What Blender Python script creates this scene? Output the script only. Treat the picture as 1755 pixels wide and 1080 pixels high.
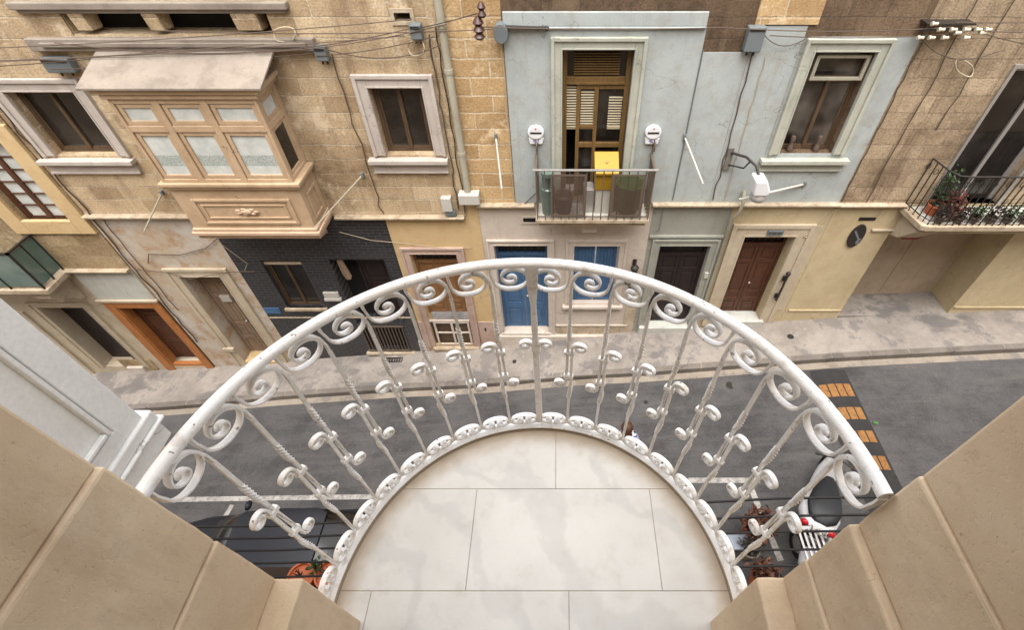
import bpy, math, random
from mathutils import Vector, Matrix
R = math.radians
for o in list(bpy.data.objects): bpy.data.objects.remove(o)
SC = bpy.context.scene
C = SC.collection
random.seed(7)
# ------------------------------------------------------------------ camera, sky, light, exposure
EYE = 8.75
cam = bpy.data.cameras.new('camera'); cam_o = bpy.data.objects.new('camera', cam); C.objects.link(cam_o)
cam.sensor_width = 36; cam.lens = 840/1755*36; cam.shift_x = -78.5/1755
cam.clip_start = .05; cam.clip_end = 400
cam_o.location = (0, 0, EYE); cam_o.rotation_euler = (R(90-47.3), 0, 0)
SC.camera = cam_o
SUN_EL, SUN_AZ = 72, 178          # overcast: broad soft sun high above the street
world = bpy.data.worlds.new('World'); SC.world = world; world.use_nodes = True
wn, wl = world.node_tree.nodes, world.node_tree.links
sky = wn.new('ShaderNodeTexSky'); sky.sky_type = 'NISHITA'; sky.sun_disc = False
sky.sun_elevation = R(SUN_EL); sky.sun_rotation = R(SUN_AZ); sky.dust_density = 4; sky.air_density = 1.0; sky.ozone_density = .6
hsv = wn.new('ShaderNodeHueSaturation'); hsv.inputs['Saturation'].default_value = .28
wl.new(sky.outputs[0], hsv.inputs['Color']); wl.new(hsv.outputs[0], wn['Background'].inputs['Color'])
wn['Background'].inputs['Strength'].default_value = .15
sl = bpy.data.lights.new('sun', 'SUN'); sl.energy = 1.5; sl.angle = R(70); sl.color = (1, .95, .88)
so = bpy.data.objects.new('sun', sl); C.objects.link(so)
# sun stands behind the camera's own house, a little to the right, light falls towards +Y and down
d = Vector((math.cos(R(SUN_EL))*.15, math.cos(R(SUN_EL))*.99, -math.sin(R(SUN_EL))))
so.rotation_euler = d.to_track_quat('-Z', 'Y').to_euler()
SC.view_settings.view_transform = 'Standard'; SC.view_settings.look = 'None'
SC.view_settings.exposure = 1.68; SC.view_settings.gamma = 1
SC.render.engine = 'CYCLES'; SC.cycles.max_bounces = 6; SC.cycles.diffuse_bounces = 4

# ------------------------------------------------------------------ helpers
class MB:
    def __init__(s): s.v = []; s.f = []
    def add(s, vs, fs):
        n = len(s.v); s.v += [tuple(v) for v in vs]; s.f += [tuple(i+n for i in f) for f in fs]; return s
    def box(s, x0, x1, y0, y1, z0, z1):
        return s.add([(x0,y0,z0),(x1,y0,z0),(x1,y1,z0),(x0,y1,z0),(x0,y0,z1),(x1,y0,z1),(x1,y1,z1),(x0,y1,z1)],
              [(0,3,2,1),(4,5,6,7),(0,1,5,4),(1,2,6,5),(2,3,7,6),(3,0,4,7)])
    def obox(s, c, u, v, w, a, b, h):   # oriented box: centre, three unit axes, half sizes
        c, u, v, w = map(Vector, (c, u, v, w)); P = []
        for k in (-1, 1):
            for i, j in ((-1,-1),(1,-1),(1,1),(-1,1)): P.append(c+u*a*i+v*b*j+w*h*k)
        return s.add(P, [(0,3,2,1),(4,5,6,7),(0,1,5,4),(1,2,6,5),(2,3,7,6),(3,0,4,7)])
    def prism(s, poly, axis, a, b):     # poly in the two other axes, extruded along axis from a to b
        def P(p, t):
            return {'x': (t, p[0], p[1]), 'y': (p[0], t, p[1]), 'z': (p[0], p[1], t)}[axis]
        n = len(poly)
        return s.add([P(p, a) for p in poly]+[P(p, b) for p in poly],
              [tuple(range(n))[::-1], tuple(range(n, 2*n))]+[(i, (i+1) % n, n+(i+1) % n, n+i) for i in range(n)])
    def tube(s, pts, r, n=8, closed=False, cap=True):
        pts = [Vector(p) for p in pts]; m = len(pts); rs = r if isinstance(r, (list, tuple)) else [r]*m
        up = Vector((0, 0, 1)); vs = []
        prev = None
        for i, p in enumerate(pts):
            a = pts[(i-1) % m] if (closed or i > 0) else p
            b = pts[(i+1) % m] if (closed or i < m-1) else p
            t = (b-a).normalized() if (b-a).length > 1e-9 else Vector((0,0,1))
            if prev is None:
                q = t.cross(up)
                if q.length < .05: q = t.cross(Vector((1, 0, 0)))
            else: q = prev-t*prev.dot(t)
            q.normalize(); prev = q; w = t.cross(q)
            for k in range(n):
                g = 2*math.pi*k/n; vs.append(p+q*math.cos(g)*rs[i]+w*math.sin(g)*rs[i])
        fs = []
        for i in range(m if closed else m-1):
            j = (i+1) % m
            for k in range(n): fs.append((i*n+k, i*n+(k+1) % n, j*n+(k+1) % n, j*n+k))
        if cap and not closed: fs += [tuple(range(n))[::-1], tuple(range((m-1)*n, m*n))]
        return s.add(vs, fs)
    def ribbon(s, pts, rad, tk, wd):    # rectangular bar along pts; rad = wide direction at each point
        vs = []; m = len(pts); pts = [Vector(p) for p in pts]
        for i, p in enumerate(pts):
            t = (pts[min(i+1, m-1)]-pts[max(i-1, 0)]).normalized(); r = Vector(rad[i]); r = (r-t*r.dot(t)).normalized(); q = t.cross(r)
            k = tk[i] if isinstance(tk, (list, tuple)) else tk; w = wd[i] if isinstance(wd, (list, tuple)) else wd
            c_ = .34
            for a, b in ((-1,-1+c_),(-1+c_,-1),(1-c_,-1),(1,-1+c_),(1,1-c_),(1-c_,1),(-1+c_,1),(-1,1-c_)):
                vs.append(p+q*a*k/2+r*b*w/2)
        fs = [(i*8+k, i*8+(k+1) % 8, i*8+8+(k+1) % 8, i*8+8+k) for i in range(m-1) for k in range(8)]
        fs += [tuple(range(8))[::-1], tuple(range((m-1)*8, m*8))]
        return s.add(vs, fs)
    def lathe(s, prof, c=(0, 0, 0), n=20, sx=1, sy=1):
        vs = []; m = len(prof)
        for r, z in prof:
            for k in range(n): g = 2*math.pi*k/n; vs.append((c[0]+r*sx*math.cos(g), c[1]+r*sy*math.sin(g), c[2]+z))
        fs = [(i*n+k, i*n+(k+1) % n, (i+1)*n+(k+1) % n, (i+1)*n+k) for i in range(m-1) for k in range(n)]
        fs += [tuple(range(n))[::-1], tuple(range((m-1)*n, m*n))]
        return s.add(vs, fs)
    def ball(s, c, r, n=10, sc=(1,1,1)):
        c = Vector(c); vs = []; m = n//2+1
        for i in range(m+1):
            a = math.pi*i/m
            for k in range(n):
                g = 2*math.pi*k/n; vs.append((c.x+r*sc[0]*math.sin(a)*math.cos(g), c.y+r*sc[1]*math.sin(a)*math.sin(g), c.z+r*sc[2]*math.cos(a)))
        return s.add(vs, [(i*n+k, (i+1)*n+k, (i+1)*n+(k+1) % n, i*n+(k+1) % n) for i in range(m) for k in range(n)])
    def build(s, name, m, parent=None, smooth=False, bevel=0, cat=None, label=None, group=None, kind=None, ang=40):
        me = bpy.data.meshes.new(name); me.from_pydata(s.v, [], s.f); me.update()
        import bmesh
        bm = bmesh.new(); bm.from_mesh(me); bmesh.ops.recalc_face_normals(bm, faces=bm.faces); bm.to_mesh(me); bm.free()
        me.materials.append(m)
        o = bpy.data.objects.new(name, me); C.objects.link(o)
        if smooth:
            for p in me.polygons: p.use_smooth = True
            try: me.set_sharp_from_angle(angle=R(ang))
            except Exception: pass
        if bevel:
            b = o.modifiers.new('bevel', 'BEVEL'); b.width = bevel; b.segments = 2; b.limit_method = 'ANGLE'; b.angle_limit = R(50)
        if parent is not None:
            o.parent = parent; o.matrix_parent_inverse = Matrix.Translation(-parent_loc(parent))
        tag(o, label, cat, group, kind); return o
def parent_loc(p):
    v = Vector((0, 0, 0))
    while p is not None:
        v += p.location; p = p.parent if (p.parent is not None and False) else None
    return v
def tag(o, label=None, cat=None, group=None, kind=None):
    if label: o['label'] = label
    if cat: o['category'] = cat
    if group: o['group'] = group
    if kind: o['kind'] = kind
    return o
def thing(name, label, cat, loc=(0, 0, 0), group=None):
    o = bpy.data.objects.new(name, None); C.objects.link(o); o.location = loc; o.empty_display_size = .1
    return tag(o, label, cat, group)
def dup(root, off, label=None):
    c = root.copy(); C.objects.link(c); c.location = Vector(root.location)+Vector(off)
    if label: c['label'] = label
    for ch in [x for x in bpy.data.objects if x.parent == root]:
        e = ch.copy(); C.objects.link(e); e.parent = c
        for g in [x for x in bpy.data.objects if x.parent == ch]:
            h = g.copy(); C.objects.link(h); h.parent = e
    return c

# ---- materials -----------------------------------------------------------
def lin(c):
    return tuple(((x/255)/12.92 if x/255 <= .04045 else ((x/255+.055)/1.055)**2.4) for x in c)
def S(c, k=.62):      # a colour written as 0-255 sRGB paint colour, scaled to a reflectance
    l = lin(c); return (l[0]*k, l[1]*k, l[2]*k, 1)
class NT:
    def __init__(s, name):
        s.m = bpy.data.materials.new(name); s.m.use_nodes = True; s.t = s.m.node_tree; s.n = s.t.nodes; s.b = s.n['Principled BSDF']
        s.pos = s.n.new('ShaderNodeNewGeometry').outputs['Position']
    def new(s, k, **kw):
        o = s.n.new(k)
        for a, b in kw.items(): setattr(o, a, b)
        return o
    def ln(s, a, b): s.t.links.new(a, b)
    def map(s, sc, rot=(0, 0, 0), src=None):
        m = s.new('ShaderNodeMapping'); m.inputs['Scale'].default_value = sc; m.inputs['Rotation'].default_value = rot
        s.ln(src or s.pos, m.inputs['Vector']); return m.outputs[0]
    def noise(s, scale, vec=None, detail=6, rough=.6, dist=0):
        n = s.new('ShaderNodeTexNoise'); n.inputs['Scale'].default_value = scale; n.inputs['Detail'].default_value = detail
        n.inputs['Roughness'].default_value = rough; n.inputs['Distortion'].default_value = dist
        s.ln(vec or s.pos, n.inputs['Vector']); return n.outputs['Fac']
    def ramp(s, fac, a, b):
        r = s.new('ShaderNodeMapRange'); r.inputs['From Min'].default_value = a; r.inputs['From Max'].default_value = b
        r.interpolation_type = 'SMOOTHSTEP'; s.ln(fac, r.inputs['Value']); return r.outputs[0]
    def mul(s, a, b):
        m = s.new('ShaderNodeMath', operation='MULTIPLY')
        for i, x in enumerate((a, b)):
            if isinstance(x, (int, float)): m.inputs[i].default_value = x
            else: s.ln(x, m.inputs[i])
        return m.outputs[0]
    def mix(s, fac, a, b, mode='MIX'):
        m = s.new('ShaderNodeMix', data_type='RGBA', blend_type=mode)
        for k, x in ((0, fac), (6, a), (7, b)):
            if isinstance(x, (int, float)): m.inputs[k].default_value = x
            elif isinstance(x, tuple): m.inputs[k].default_value = x
            else: s.ln(x, m.inputs[k])
        return m.outputs[2]
    def out(s, col, rough=.8, h=None, bump=.3, dist=.01, metal=0, spec=.4):
        if isinstance(col, tuple): s.b.inputs['Base Color'].default_value = col
        else: s.ln(col, s.b.inputs['Base Color'])
        if isinstance(rough, (int, float)): s.b.inputs['Roughness'].default_value = rough
        else: s.ln(rough, s.b.inputs['Roughness'])
        s.b.inputs['Metallic'].default_value = metal; s.b.inputs['Specular IOR Level'].default_value = spec
        if h is not None:
            b = s.new('ShaderNodeBump'); b.inputs['Strength'].default_value = bump; b.inputs['Distance'].default_value = dist
            s.ln(h, b.inputs['Height']); s.ln(b.outputs[0], s.b.inputs['Normal'])
        return s.m
def paint(name, c, c2=None, dirt=None, amt=.5, sc=1.2, rough=.75, bump=.3, bs=60, streak=.5, k=.72, spec=.3, metal=0, dist=.004):
    """painted or plain surface: two tones in patches, weather streaks running down, fine grain"""
    t = NT(name); a = S(c, k); b = S(c2 or tuple(x*.88 for x in c), k)
    col = t.mix(t.ramp(t.noise(sc, detail=8), .35, .68), a, b)
    fine = t.noise(bs, detail=4)
    col = t.mix(t.mul(t.ramp(fine, .3, .8), .25), col, tuple(x*.6 for x in b[:3])+(1,))
    col = t.mix(t.mul(t.ramp(t.noise(5, detail=9, rough=.75), .45, .7), .3), col, tuple(x*.72 for x in b[:3])+(1,))
    if dirt:
        st = t.noise(1, t.map((9, 9, .55)), detail=6, rough=.65)
        f = t.mul(t.ramp(st, .52, .78), streak)
        f2 = t.mul(t.ramp(t.noise(sc*2.3, detail=10, rough=.75), .47, .66), amt)
        col = t.mix(f, col, S(dirt, k)); col = t.mix(f2, col, S(dirt, k))
    if dirt and sc < 1.5 and k > .7:
        v = t.new('ShaderNodeTexVoronoi', feature='DISTANCE_TO_EDGE'); v.inputs['Scale'].default_value = 1.1
        dn = t.new('ShaderNodeTexNoise'); dn.inputs['Scale'].default_value = 3; dn.inputs['Detail'].default_value = 7; t.ln(t.pos, dn.inputs['Vector'])
        va = t.new('ShaderNodeVectorMath', operation='MULTIPLY_ADD'); t.ln(dn.outputs['Color'], va.inputs[0]); va.inputs[1].default_value = (.6, .6, .6); t.ln(t.pos, va.inputs[2]); t.ln(va.outputs[0], v.inputs['Vector'])
        cr = t.new('ShaderNodeMath', operation='LESS_THAN'); t.ln(v.outputs['Distance'], cr.inputs[0]); cr.inputs[1].default_value = .004
        col = t.mix(t.mul(t.mul(cr.outputs[0], t.ramp(t.noise(.9, detail=3), .5, .58)), .5), col, S(tuple(x*.6 for x in dirt), k))
        pl = t.ramp(t.noise(3.1, detail=9, rough=.8), .66, .68); col = t.mix(t.mul(pl, .5), col, S(tuple(min(255, x*1.08) for x in dirt), k))
    return t.out(col, rough, fine, bump, dist, metal, spec)
def stone(name, c, c2, mortar, dirt, bw=.52, bh=.265, msz=.012, amt=.45, streak=.4, k=.80, bump=1.0, soft=.3, msh=1.0):
    """coursed limestone blocks on a vertical wall"""
    t = NT(name)
    sp = t.new('ShaderNodeSeparateXYZ'); t.ln(t.pos, sp.inputs[0]); ad = t.new('ShaderNodeMath', operation='ADD'); t.ln(sp.outputs[0], ad.inputs[0]); t.ln(sp.outputs[1], ad.inputs[1])
    wob = t.new('ShaderNodeMath', operation='MULTIPLY_ADD'); t.ln(t.noise(2.5), wob.inputs[0]); wob.inputs[1].default_value = .05; t.ln(sp.outputs[2], wob.inputs[2])
    cb = t.new('ShaderNodeCombineXYZ'); t.ln(ad.outputs[0], cb.inputs[0]); t.ln(wob.outputs[0], cb.inputs[1])
    br = t.new('ShaderNodeTexBrick'); br.inputs['Scale'].default_value = 1; br.inputs['Brick Width'].default_value = bw; br.inputs['Row Height'].default_value = bh
    br.inputs['Mortar Size'].default_value = msz; br.inputs['Mortar Smooth'].default_value = soft; br.inputs['Bias'].default_value = -.1
    br.inputs['Color1'].default_value = S(c, k); br.inputs['Color2'].default_value = S(c2, k); br.inputs['Mortar'].default_value = S(mortar, k)
    t.ln(cb.outputs[0], br.inputs['Vector'])
    mc = t.mix(t.ramp(t.noise(3.2), .3, .7), S(c, k), S(c2, k))
    jm = t.mul(br.outputs['Fac'], t.ramp(t.noise(1.7, detail=5), .2, .52))
    blk = t.new('ShaderNodeTexBrick'); blk.inputs['Scale'].default_value = 1; blk.inputs['Brick Width'].default_value = bw; blk.inputs['Row Height'].default_value = bh; blk.inputs['Mortar Size'].default_value = 0
    blk.inputs['Color1'].default_value = S(tuple(min(255, x*1.06) for x in c), k); blk.inputs['Color2'].default_value = S(tuple(x*.92 for x in c2), k); t.ln(cb.outputs[0], blk.inputs['Vector'])
    col = t.mix(.25, blk.outputs['Color'], mc); col = t.mix(jm, col, S(mortar, k))
    big = t.ramp(t.noise(1.1, detail=9, rough=.7), .42, .72)
    st = t.ramp(t.noise(1, t.map((7, 7, .45)), detail=7, rough=.7), .48, .74)
    col = t.mix(t.mul(big, amt), col, S(dirt, k)); col = t.mix(t.mul(st, streak), col, S(dirt, k))
    fn = t.noise(34, detail=8, rough=.75); pit = t.ramp(t.noise(90, detail=3), .3, .5)
    col = t.mix(t.mul(t.ramp(fn, .42, .66), .5), col, tuple(x*.5 for x in S(dirt, k)[:3])+(1,))
    grime = t.mul(t.ramp(t.noise(.55, detail=10, rough=.78), .48, .66), t.ramp(t.noise(6, detail=8, rough=.8), .38, .62))
    col = t.mix(t.mul(grime, .6), col, tuple(x*.55 for x in S(dirt, k)[:3])+(1,))
    col = t.mix(t.mul(t.ramp(t.noise(1.8, detail=9, rough=.78), .54, .64), .5), col, S(tuple(min(255, x*1.1) for x in mortar), k))
    h = t.new('ShaderNodeMath', operation='MULTIPLY_ADD'); t.ln(br.outputs['Fac'], h.inputs[0]); h.inputs[1].default_value = -.5; t.ln(fn, h.inputs[2])
    return t.out(col, .92, h.outputs[0], bump, .02, 0, .2)
def wood(name, c, c2, k=.62, rough=.5, spec=.4):
    t = NT(name); g = t.noise(1, t.map((60, 60, 3)), detail=5); col = t.mix(t.ramp(g, .3, .7), S(c, k), S(c2, k))
    col = t.mix(t.mul(t.ramp(t.noise(3), .45, .7), .4), col, tuple(x*.6 for x in S(c2, k)[:3])+(1,))
    return t.out(col, rough, g, .25, .003, 0, spec)
def plain(name, c, rough=.5, metal=0, k=.62, spec=.4):
    t = NT(name); n = t.noise(25); return t.out(t.mix(t.mul(n, .35), S(c, k), tuple(x*.6 for x in S(c, k)[:3])+(1,)), rough, n, .08, .003, metal, spec)

def asphalt():
    t = NT('asphalt'); a = t.mix(t.ramp(t.noise(.9, detail=9, rough=.7), .35, .68), S((116,114,113), .53), S((80,79,80), .50))
    a = t.mix(t.mul(t.ramp(t.noise(1, t.map((.5, 3.5, 1)), detail=8, rough=.7), .46, .64), .6), a, S((126,122,119), .56))
    a = t.mix(t.mul(t.ramp(t.noise(2.4, t.map((.6, 1.6, 1)), detail=9, rough=.8), .5, .68), .5), a, S((66,65,66), .5))
    a = t.mix(t.mul(t.ramp(t.noise(4, detail=8, rough=.75), .58, .7), .3), a, S((146,142,138), .6))
    v = t.new('ShaderNodeTexVoronoi'); v.inputs['Scale'].default_value = 90; t.ln(t.pos, v.inputs['Vector'])
    a = t.mix(t.mul(t.ramp(v.outputs['Distance'], .25, .6), .4), a, S((70,68,68), .5))
    a = t.mix(t.mul(t.ramp(t.noise(70, detail=2), .62, .74), .7), a, S((165,160,155), .6))
    a = t.mix(t.mul(t.ramp(t.noise(6, detail=4), .68, .74), .6), a, S((50,49,50), .6))
    return t.out(a, .88, t.noise(130, detail=3), .5, .006, 0, .3)
def concrete(name, c, c2, patch, k=.57):
    t = NT(name); a = t.mix(t.ramp(t.noise(1.3, detail=10, rough=.7), .35, .68), S(c, k), S(c2, k))
    a = t.mix(t.mul(t.ramp(t.noise(.8, t.map((1, 1.6, 1)), detail=7, rough=.55), .56, .64), .8), a, S(patch, k))
    a = t.mix(t.mul(t.ramp(t.noise(9, detail=8, rough=.75), .5, .75), .5), a, S(tuple(x*.72 for x in c), k))
    a = t.mix(t.mul(t.ramp(t.noise(1.7, t.map((1.0, .8, 1), (0, 0, .4)), detail=9, rough=.72), .53, .58), .65), a, S((132, 126, 124), k))
    a = t.mix(t.mul(t.ramp(t.noise(2.6, detail=6), .62, .7), .4), a, S(tuple(min(255, x*1.12) for x in c), k))
    # cracks
    v = t.new('ShaderNodeTexVoronoi', feature='DISTANCE_TO_EDGE'); v.inputs['Scale'].default_value = .9
    dn = t.new('ShaderNodeTexNoise'); dn.inputs['Scale'].default_value = 2.5; dn.inputs['Detail'].default_value = 6; t.ln(t.pos, dn.inputs['Vector'])
    va = t.new('ShaderNodeVectorMath', operation='MULTIPLY_ADD'); t.ln(dn.outputs['Color'], va.inputs[0]); va.inputs[1].default_value = (.5, .5, .5); t.ln(t.pos, va.inputs[2])
    t.ln(va.outputs[0], v.inputs['Vector'])
    cr = t.new('ShaderNodeMath', operation='LESS_THAN'); t.ln(v.outputs['Distance'], cr.inputs[0]); cr.inputs[1].default_value = .0035
    a = t.mix(t.mul(t.mul(cr.outputs[0], t.ramp(t.noise(.6, detail=2), .5, .6)), .5), a, S((80,72,66), k))
    return t.out(a, .9, t.noise(40, detail=7, rough=.7), .5, .008, 0, .2)
def marble():
    t = NT('marble_tile')
    dn = t.new('ShaderNodeTexNoise'); dn.inputs['Scale'].default_value = 3; dn.inputs['Detail'].default_value = 7; t.ln(t.pos, dn.inputs['Vector'])
    va = t.new('ShaderNodeVectorMath', operation='MULTIPLY_ADD'); t.ln(dn.outputs['Color'], va.inputs[0]); va.inputs[1].default_value = (.55, .55, .3); t.ln(t.pos, va.inputs[2])
    w = t.new('ShaderNodeTexWave', wave_type='BANDS', bands_direction='DIAGONAL'); w.inputs['Scale'].default_value = 1.7; w.inputs['Distortion'].default_value = 5; w.inputs['Detail'].default_value = 4
    t.ln(va.outputs[0], w.inputs['Vector'])
    a = t.mix(t.ramp(t.noise(3.5, detail=9, rough=.6), .3, .75), S((238,234,226), .80), S((224,219,210), .79))
    a = t.mix(t.mul(t.ramp(w.outputs['Fac'], .74, 1.0), .22), a, S((180,178,176), .74))
    a = t.mix(t.mul(t.ramp(t.noise(14, detail=8), .52, .8), .3), a, S((200,190,174), .74))
    a = t.mix(t.mul(t.ramp(t.noise(120, detail=2), .7, .78), .5), a, S((150,140,125), .8))
    # dirt gathered along the outer rim, where the floor meets the railing
    ds = t.new('ShaderNodeVectorMath', operation='DISTANCE'); sp2 = t.new('ShaderNodeVectorMath', operation='MULTIPLY'); t.ln(t.pos, sp2.inputs[0]); sp2.inputs[1].default_value = (1, 1, 0)
    t.ln(sp2.outputs[0], ds.inputs[0]); ds.inputs[1].default_value = (-.073, .354, 0)
    nz = t.new('ShaderNodeMath', operation='MULTIPLY_ADD'); t.ln(t.noise(18, detail=5), nz.inputs[0]); nz.inputs[1].default_value = .05; t.ln(ds.outputs['Value'], nz.inputs[2])
    a = t.mix(t.mul(t.ramp(nz.outputs[0], .545, .628), .8), a, S((188,166,138), .74))
    return t.out(a, t.mix(.5, (.42,)*3+(1,), (.6,)*3+(1,)) if False else .48, t.noise(9), .05, .004, 0, .4)
def railpaint():
    t = NT('white_railing_paint'); a = t.mix(t.ramp(t.noise(7, detail=6), .35, .7), S((243,241,238), .99), S((236,231,223), .96))
    a = t.mix(t.mul(t.ramp(t.noise(30, detail=6), .56, .7), .5), a, S((196,178,158), .8))
    chip = t.ramp(t.noise(62, detail=4, rough=.6), .665, .69)
    a = t.mix(t.mul(chip, .8), a, S((120,88,66), .7))
    rust = t.ramp(t.noise(11, detail=7, rough=.65), .67, .75)
    a = t.mix(t.mul(rust, .55), a, S((178,126,80), .75))
    return t.out(a, .38, t.noise(38, detail=7, rough=.7), .6, .004, 0, .5)
def jambstone():
    t = NT('beige_limestone_jamb'); a = t.mix(t.ramp(t.noise(2.6, detail=9, rough=.65), .35, .7), S((230,208,178), .97), S((214,190,158), .97))
    st = t.ramp(t.noise(1, t.map((4, 9, 2.2), (.2, .1, .3)), detail=8, rough=.65), .5, .75)
    a = t.mix(t.mul(st, .5), a, S((188,162,132), .97)); a = t.mix(t.mul(t.ramp(t.noise(7, detail=9, rough=.7), .55, .75), .35), a, S((232,218,198), .97))
    a = t.mix(t.mul(t.ramp(t.noise(55, detail=3), .68, .76), .5), a, S((150,122,96), .97))
    a = t.mix(t.mul(t.ramp(t.noise(150, detail=3), .66, .74), .45), a, S((140,112,88), .97))
    a = t.mix(t.mul(t.ramp(t.noise(16, t.map((1, 1, 1)), detail=9, rough=.8), .56, .66), .3), a, S((196,168,136), .97))
    hh = t.new('ShaderNodeMath', operation='MULTIPLY_ADD'); t.ln(t.ramp(t.noise(95, detail=4), .3, .45), hh.inputs[0]); hh.inputs[1].default_value = .6; t.ln(t.noise(22, detail=9, rough=.75), hh.inputs[2])
    return t.out(a, .85, hh.outputs[0], .22, .006, 0, .2)
def tiledark():
    t = NT('dark_glazed_tiles'); sp = t.new('ShaderNodeSeparateXYZ'); t.ln(t.pos, sp.inputs[0]); cb = t.new('ShaderNodeCombineXYZ'); t.ln(sp.outputs[0], cb.inputs[0]); t.ln(sp.outputs[2], cb.inputs[1])
    br = t.new('ShaderNodeTexBrick'); br.inputs['Scale'].default_value = 1; br.inputs['Brick Width'].default_value = .22; br.inputs['Row Height'].default_value = .075; br.inputs['Mortar Size'].default_value = .005
    br.inputs['Color1'].default_value = S((66,68,74), .5); br.inputs['Color2'].default_value = S((50,52,60), .5); br.inputs['Mortar'].default_value = S((118,112,106), .6)
    t.ln(cb.outputs[0], br.inputs['Vector']); col = t.mix(t.mul(t.ramp(t.noise(2, detail=8), .45, .7), .4), br.outputs['Color'], S((84,80,76), .5))
    return t.out(col, .38, br.outputs['Fac'], -.4, .004, 0, .5)
def glass(name, c=(34,30,28), c2=(70,62,56)):
    t = NT(name); col = t.mix(t.ramp(t.noise(1.6, detail=2), .35, .7), S(c, .5), S(c2, .5)); return t.out(col, .12, t.noise(1.5), .05, .01, 0, .55)
def lace(name):
    t = NT(name); sp = t.new('ShaderNodeSeparateXYZ'); t.ln(t.pos, sp.inputs[0])
    zz = sp.outputs[2]
    base = t.mix(t.ramp(t.noise(6), .3, .7), S((222,224,220), .72), S((196,202,198), .72))
    # embroidered band near the bottom third
    a = t.new('ShaderNodeMath', operation='COMPARE'); t.ln(zz, a.inputs[0]); a.inputs[1].default_value = 4.80; a.inputs[2].default_value = .09
    pat = t.ramp(t.noise(75, detail=2), .35, .65)
    col = t.mix(t.mul(a.outputs[0], pat), base, S((138,150,144), .7))
    return t.out(col, .35, None, 0, 0, 0, .5)
mt = {}
mt['asphalt'] = asphalt(); mt['marble'] = marble(); mt['rail'] = railpaint(); mt['jamb'] = jambstone(); mt['tile'] = tiledark()
mt['pave'] = concrete('concrete_pavement', (184,175,165), (152,143,135), (124,120,118))
mt['gutter'] = concrete('gutter_stone', (180,168,152), (162,150,136), (140,128,116))
mt['kerb'] = concrete('kerb_stone', (150,141,131), (126,118,110), (112,106,100))
mt['stoneA'] = stone('sandstone_blocks', (214,192,158), (194,168,132), (228,212,186), (140,114,88), amt=.6, streak=.55, msz=.010, soft=.5)
mt['stoneO'] = stone('orange_sandstone_blocks', (212,182,136), (196,162,116), (232,212,180), (166,128,90), amt=.3, streak=.15, msz=.016, bw=.62)
mt['stoneR'] = stone('grey_beige_sandstone', (194,174,146), (174,152,124), (158,138,114), (118,98,78), amt=.55, streak=.9, msz=.006)
mt['stoneT'] = stone('weathered_stone_with_painted_shade', (134,112,90), (116,96,76), (120,102,84), (74,60,48), amt=.9, streak=.5, msz=.008)  # overhang shade painted into the dark tone, along with real grime
mt['stoneL'] = stone('left_house_stone', (198,178,142), (178,154,118), (206,188,158), (134,108,78), amt=.5, streak=.5, msz=.006)
mt['blue'] = paint('pale_blue_grey_plaster', (186,193,191), (176,183,182), (160,150,134), amt=.4, sc=1.4, streak=.4)
mt['bluesur'] = paint('blue_grey_moulding', (196,196,182), (182,184,170), (140,134,120), amt=.25, streak=.3)
mt['greyw'] = paint('grey_green_plaster', (172,172,160), (160,160,150), (134,128,114), amt=.25, streak=.3)
mt['white'] = paint('old_white_stone', (222,210,198), (212,198,184), (180,160,138), amt=.3, streak=.35)
mt['cream'] = paint('cream_plaster', (214,196,160), (202,184,148), (176,150,112), amt=.25, streak=.3)
mt['cream2'] = paint('cream_stone_surround', (210,196,172), (196,180,156), (164,144,118), amt=.3, streak=.3)
mt['yellow'] = paint('yellow_plaster', (222,194,148), (214,184,136), (184,148,104), amt=.25, streak=.25)
mt['lilac'] = paint('lilac_stone_surround', (206,196,187), (192,182,173), (160,144,128), amt=.25, streak=.3)
mt['whitish'] = paint('peeling_whitewash', (214,208,200), (200,182,158), (176,136,94), amt=.8, streak=.7, sc=1.4)
mt['paleblue'] = paint('pale_mint_plaster', (206,208,200), (198,198,188), (164,150,132), amt=.25, streak=.3)
mt['ledge'] = paint('ledge_stone', (204,188,164), (184,166,140), (124,104,84), amt=.6, streak=.6, sc=2.5)
mt['pinkw'] = paint('faded_pink_stone', (202,176,162), (190,164,150), (150,120,104), amt=.3, streak=.3)
mt['galw'] = paint('tan_painted_wood', (210,182,150), (194,166,134), (146,114,86), amt=.3, streak=.2, rough=.5, spec=.4)
mt['garage'] = paint('beige_garage_door', (188,170,148), (176,158,136), (140,120,100), amt=.3, streak=.3)
mt['galbase'] = paint('pale_pink_stone_base', (220,190,162), (206,176,148), (170,138,110), amt=.25, streak=.2)
mt['roofs'] = paint('grey_roof_membrane', (168,156,142), (152,140,128), (116,104,92), amt=.5, streak=0, k=.62)
mt['brown'] = wood('brown_window_timber', (110,88,66), (86,66,48))
mt['ochre'] = wood('varnished_ochre_timber', (142,112,66), (114,86,48))
mt['dark_door'] = wood('near_black_brown_timber', (54,42,40), (40,30,30), rough=.45)
mt['red_door'] = wood('dark_red_brown_timber', (112,70,48), (82,50,34), rough=.5)
mt['grey_door'] = wood('faded_grey_brown_timber', (172,148,126), (144,120,98), rough=.7)
mt['tan_door'] = wood('honey_brown_timber', (168,124,80), (140,98,62), rough=.6)
mt['blue_door'] = wood('bright_blue_paint', (86,124,166), (74,112,154), rough=.45)
mt['orange'] = wood('varnished_orange_timber', (206,138,78), (178,110,58), rough=.5)
mt['glass'] = glass('dark_window_glass', (34,30,28), (66,60,55)); mt['lace'] = lace('lace_curtain_glass')  # window glass: paler second tone paints in soft sky reflections
mt['greenglass'] = glass('green_tinted_glass', (110,136,126), (140,158,150))
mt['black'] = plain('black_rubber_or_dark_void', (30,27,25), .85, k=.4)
mt['iron'] = plain('dark_painted_iron', (62,56,52), .5, .2)
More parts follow.
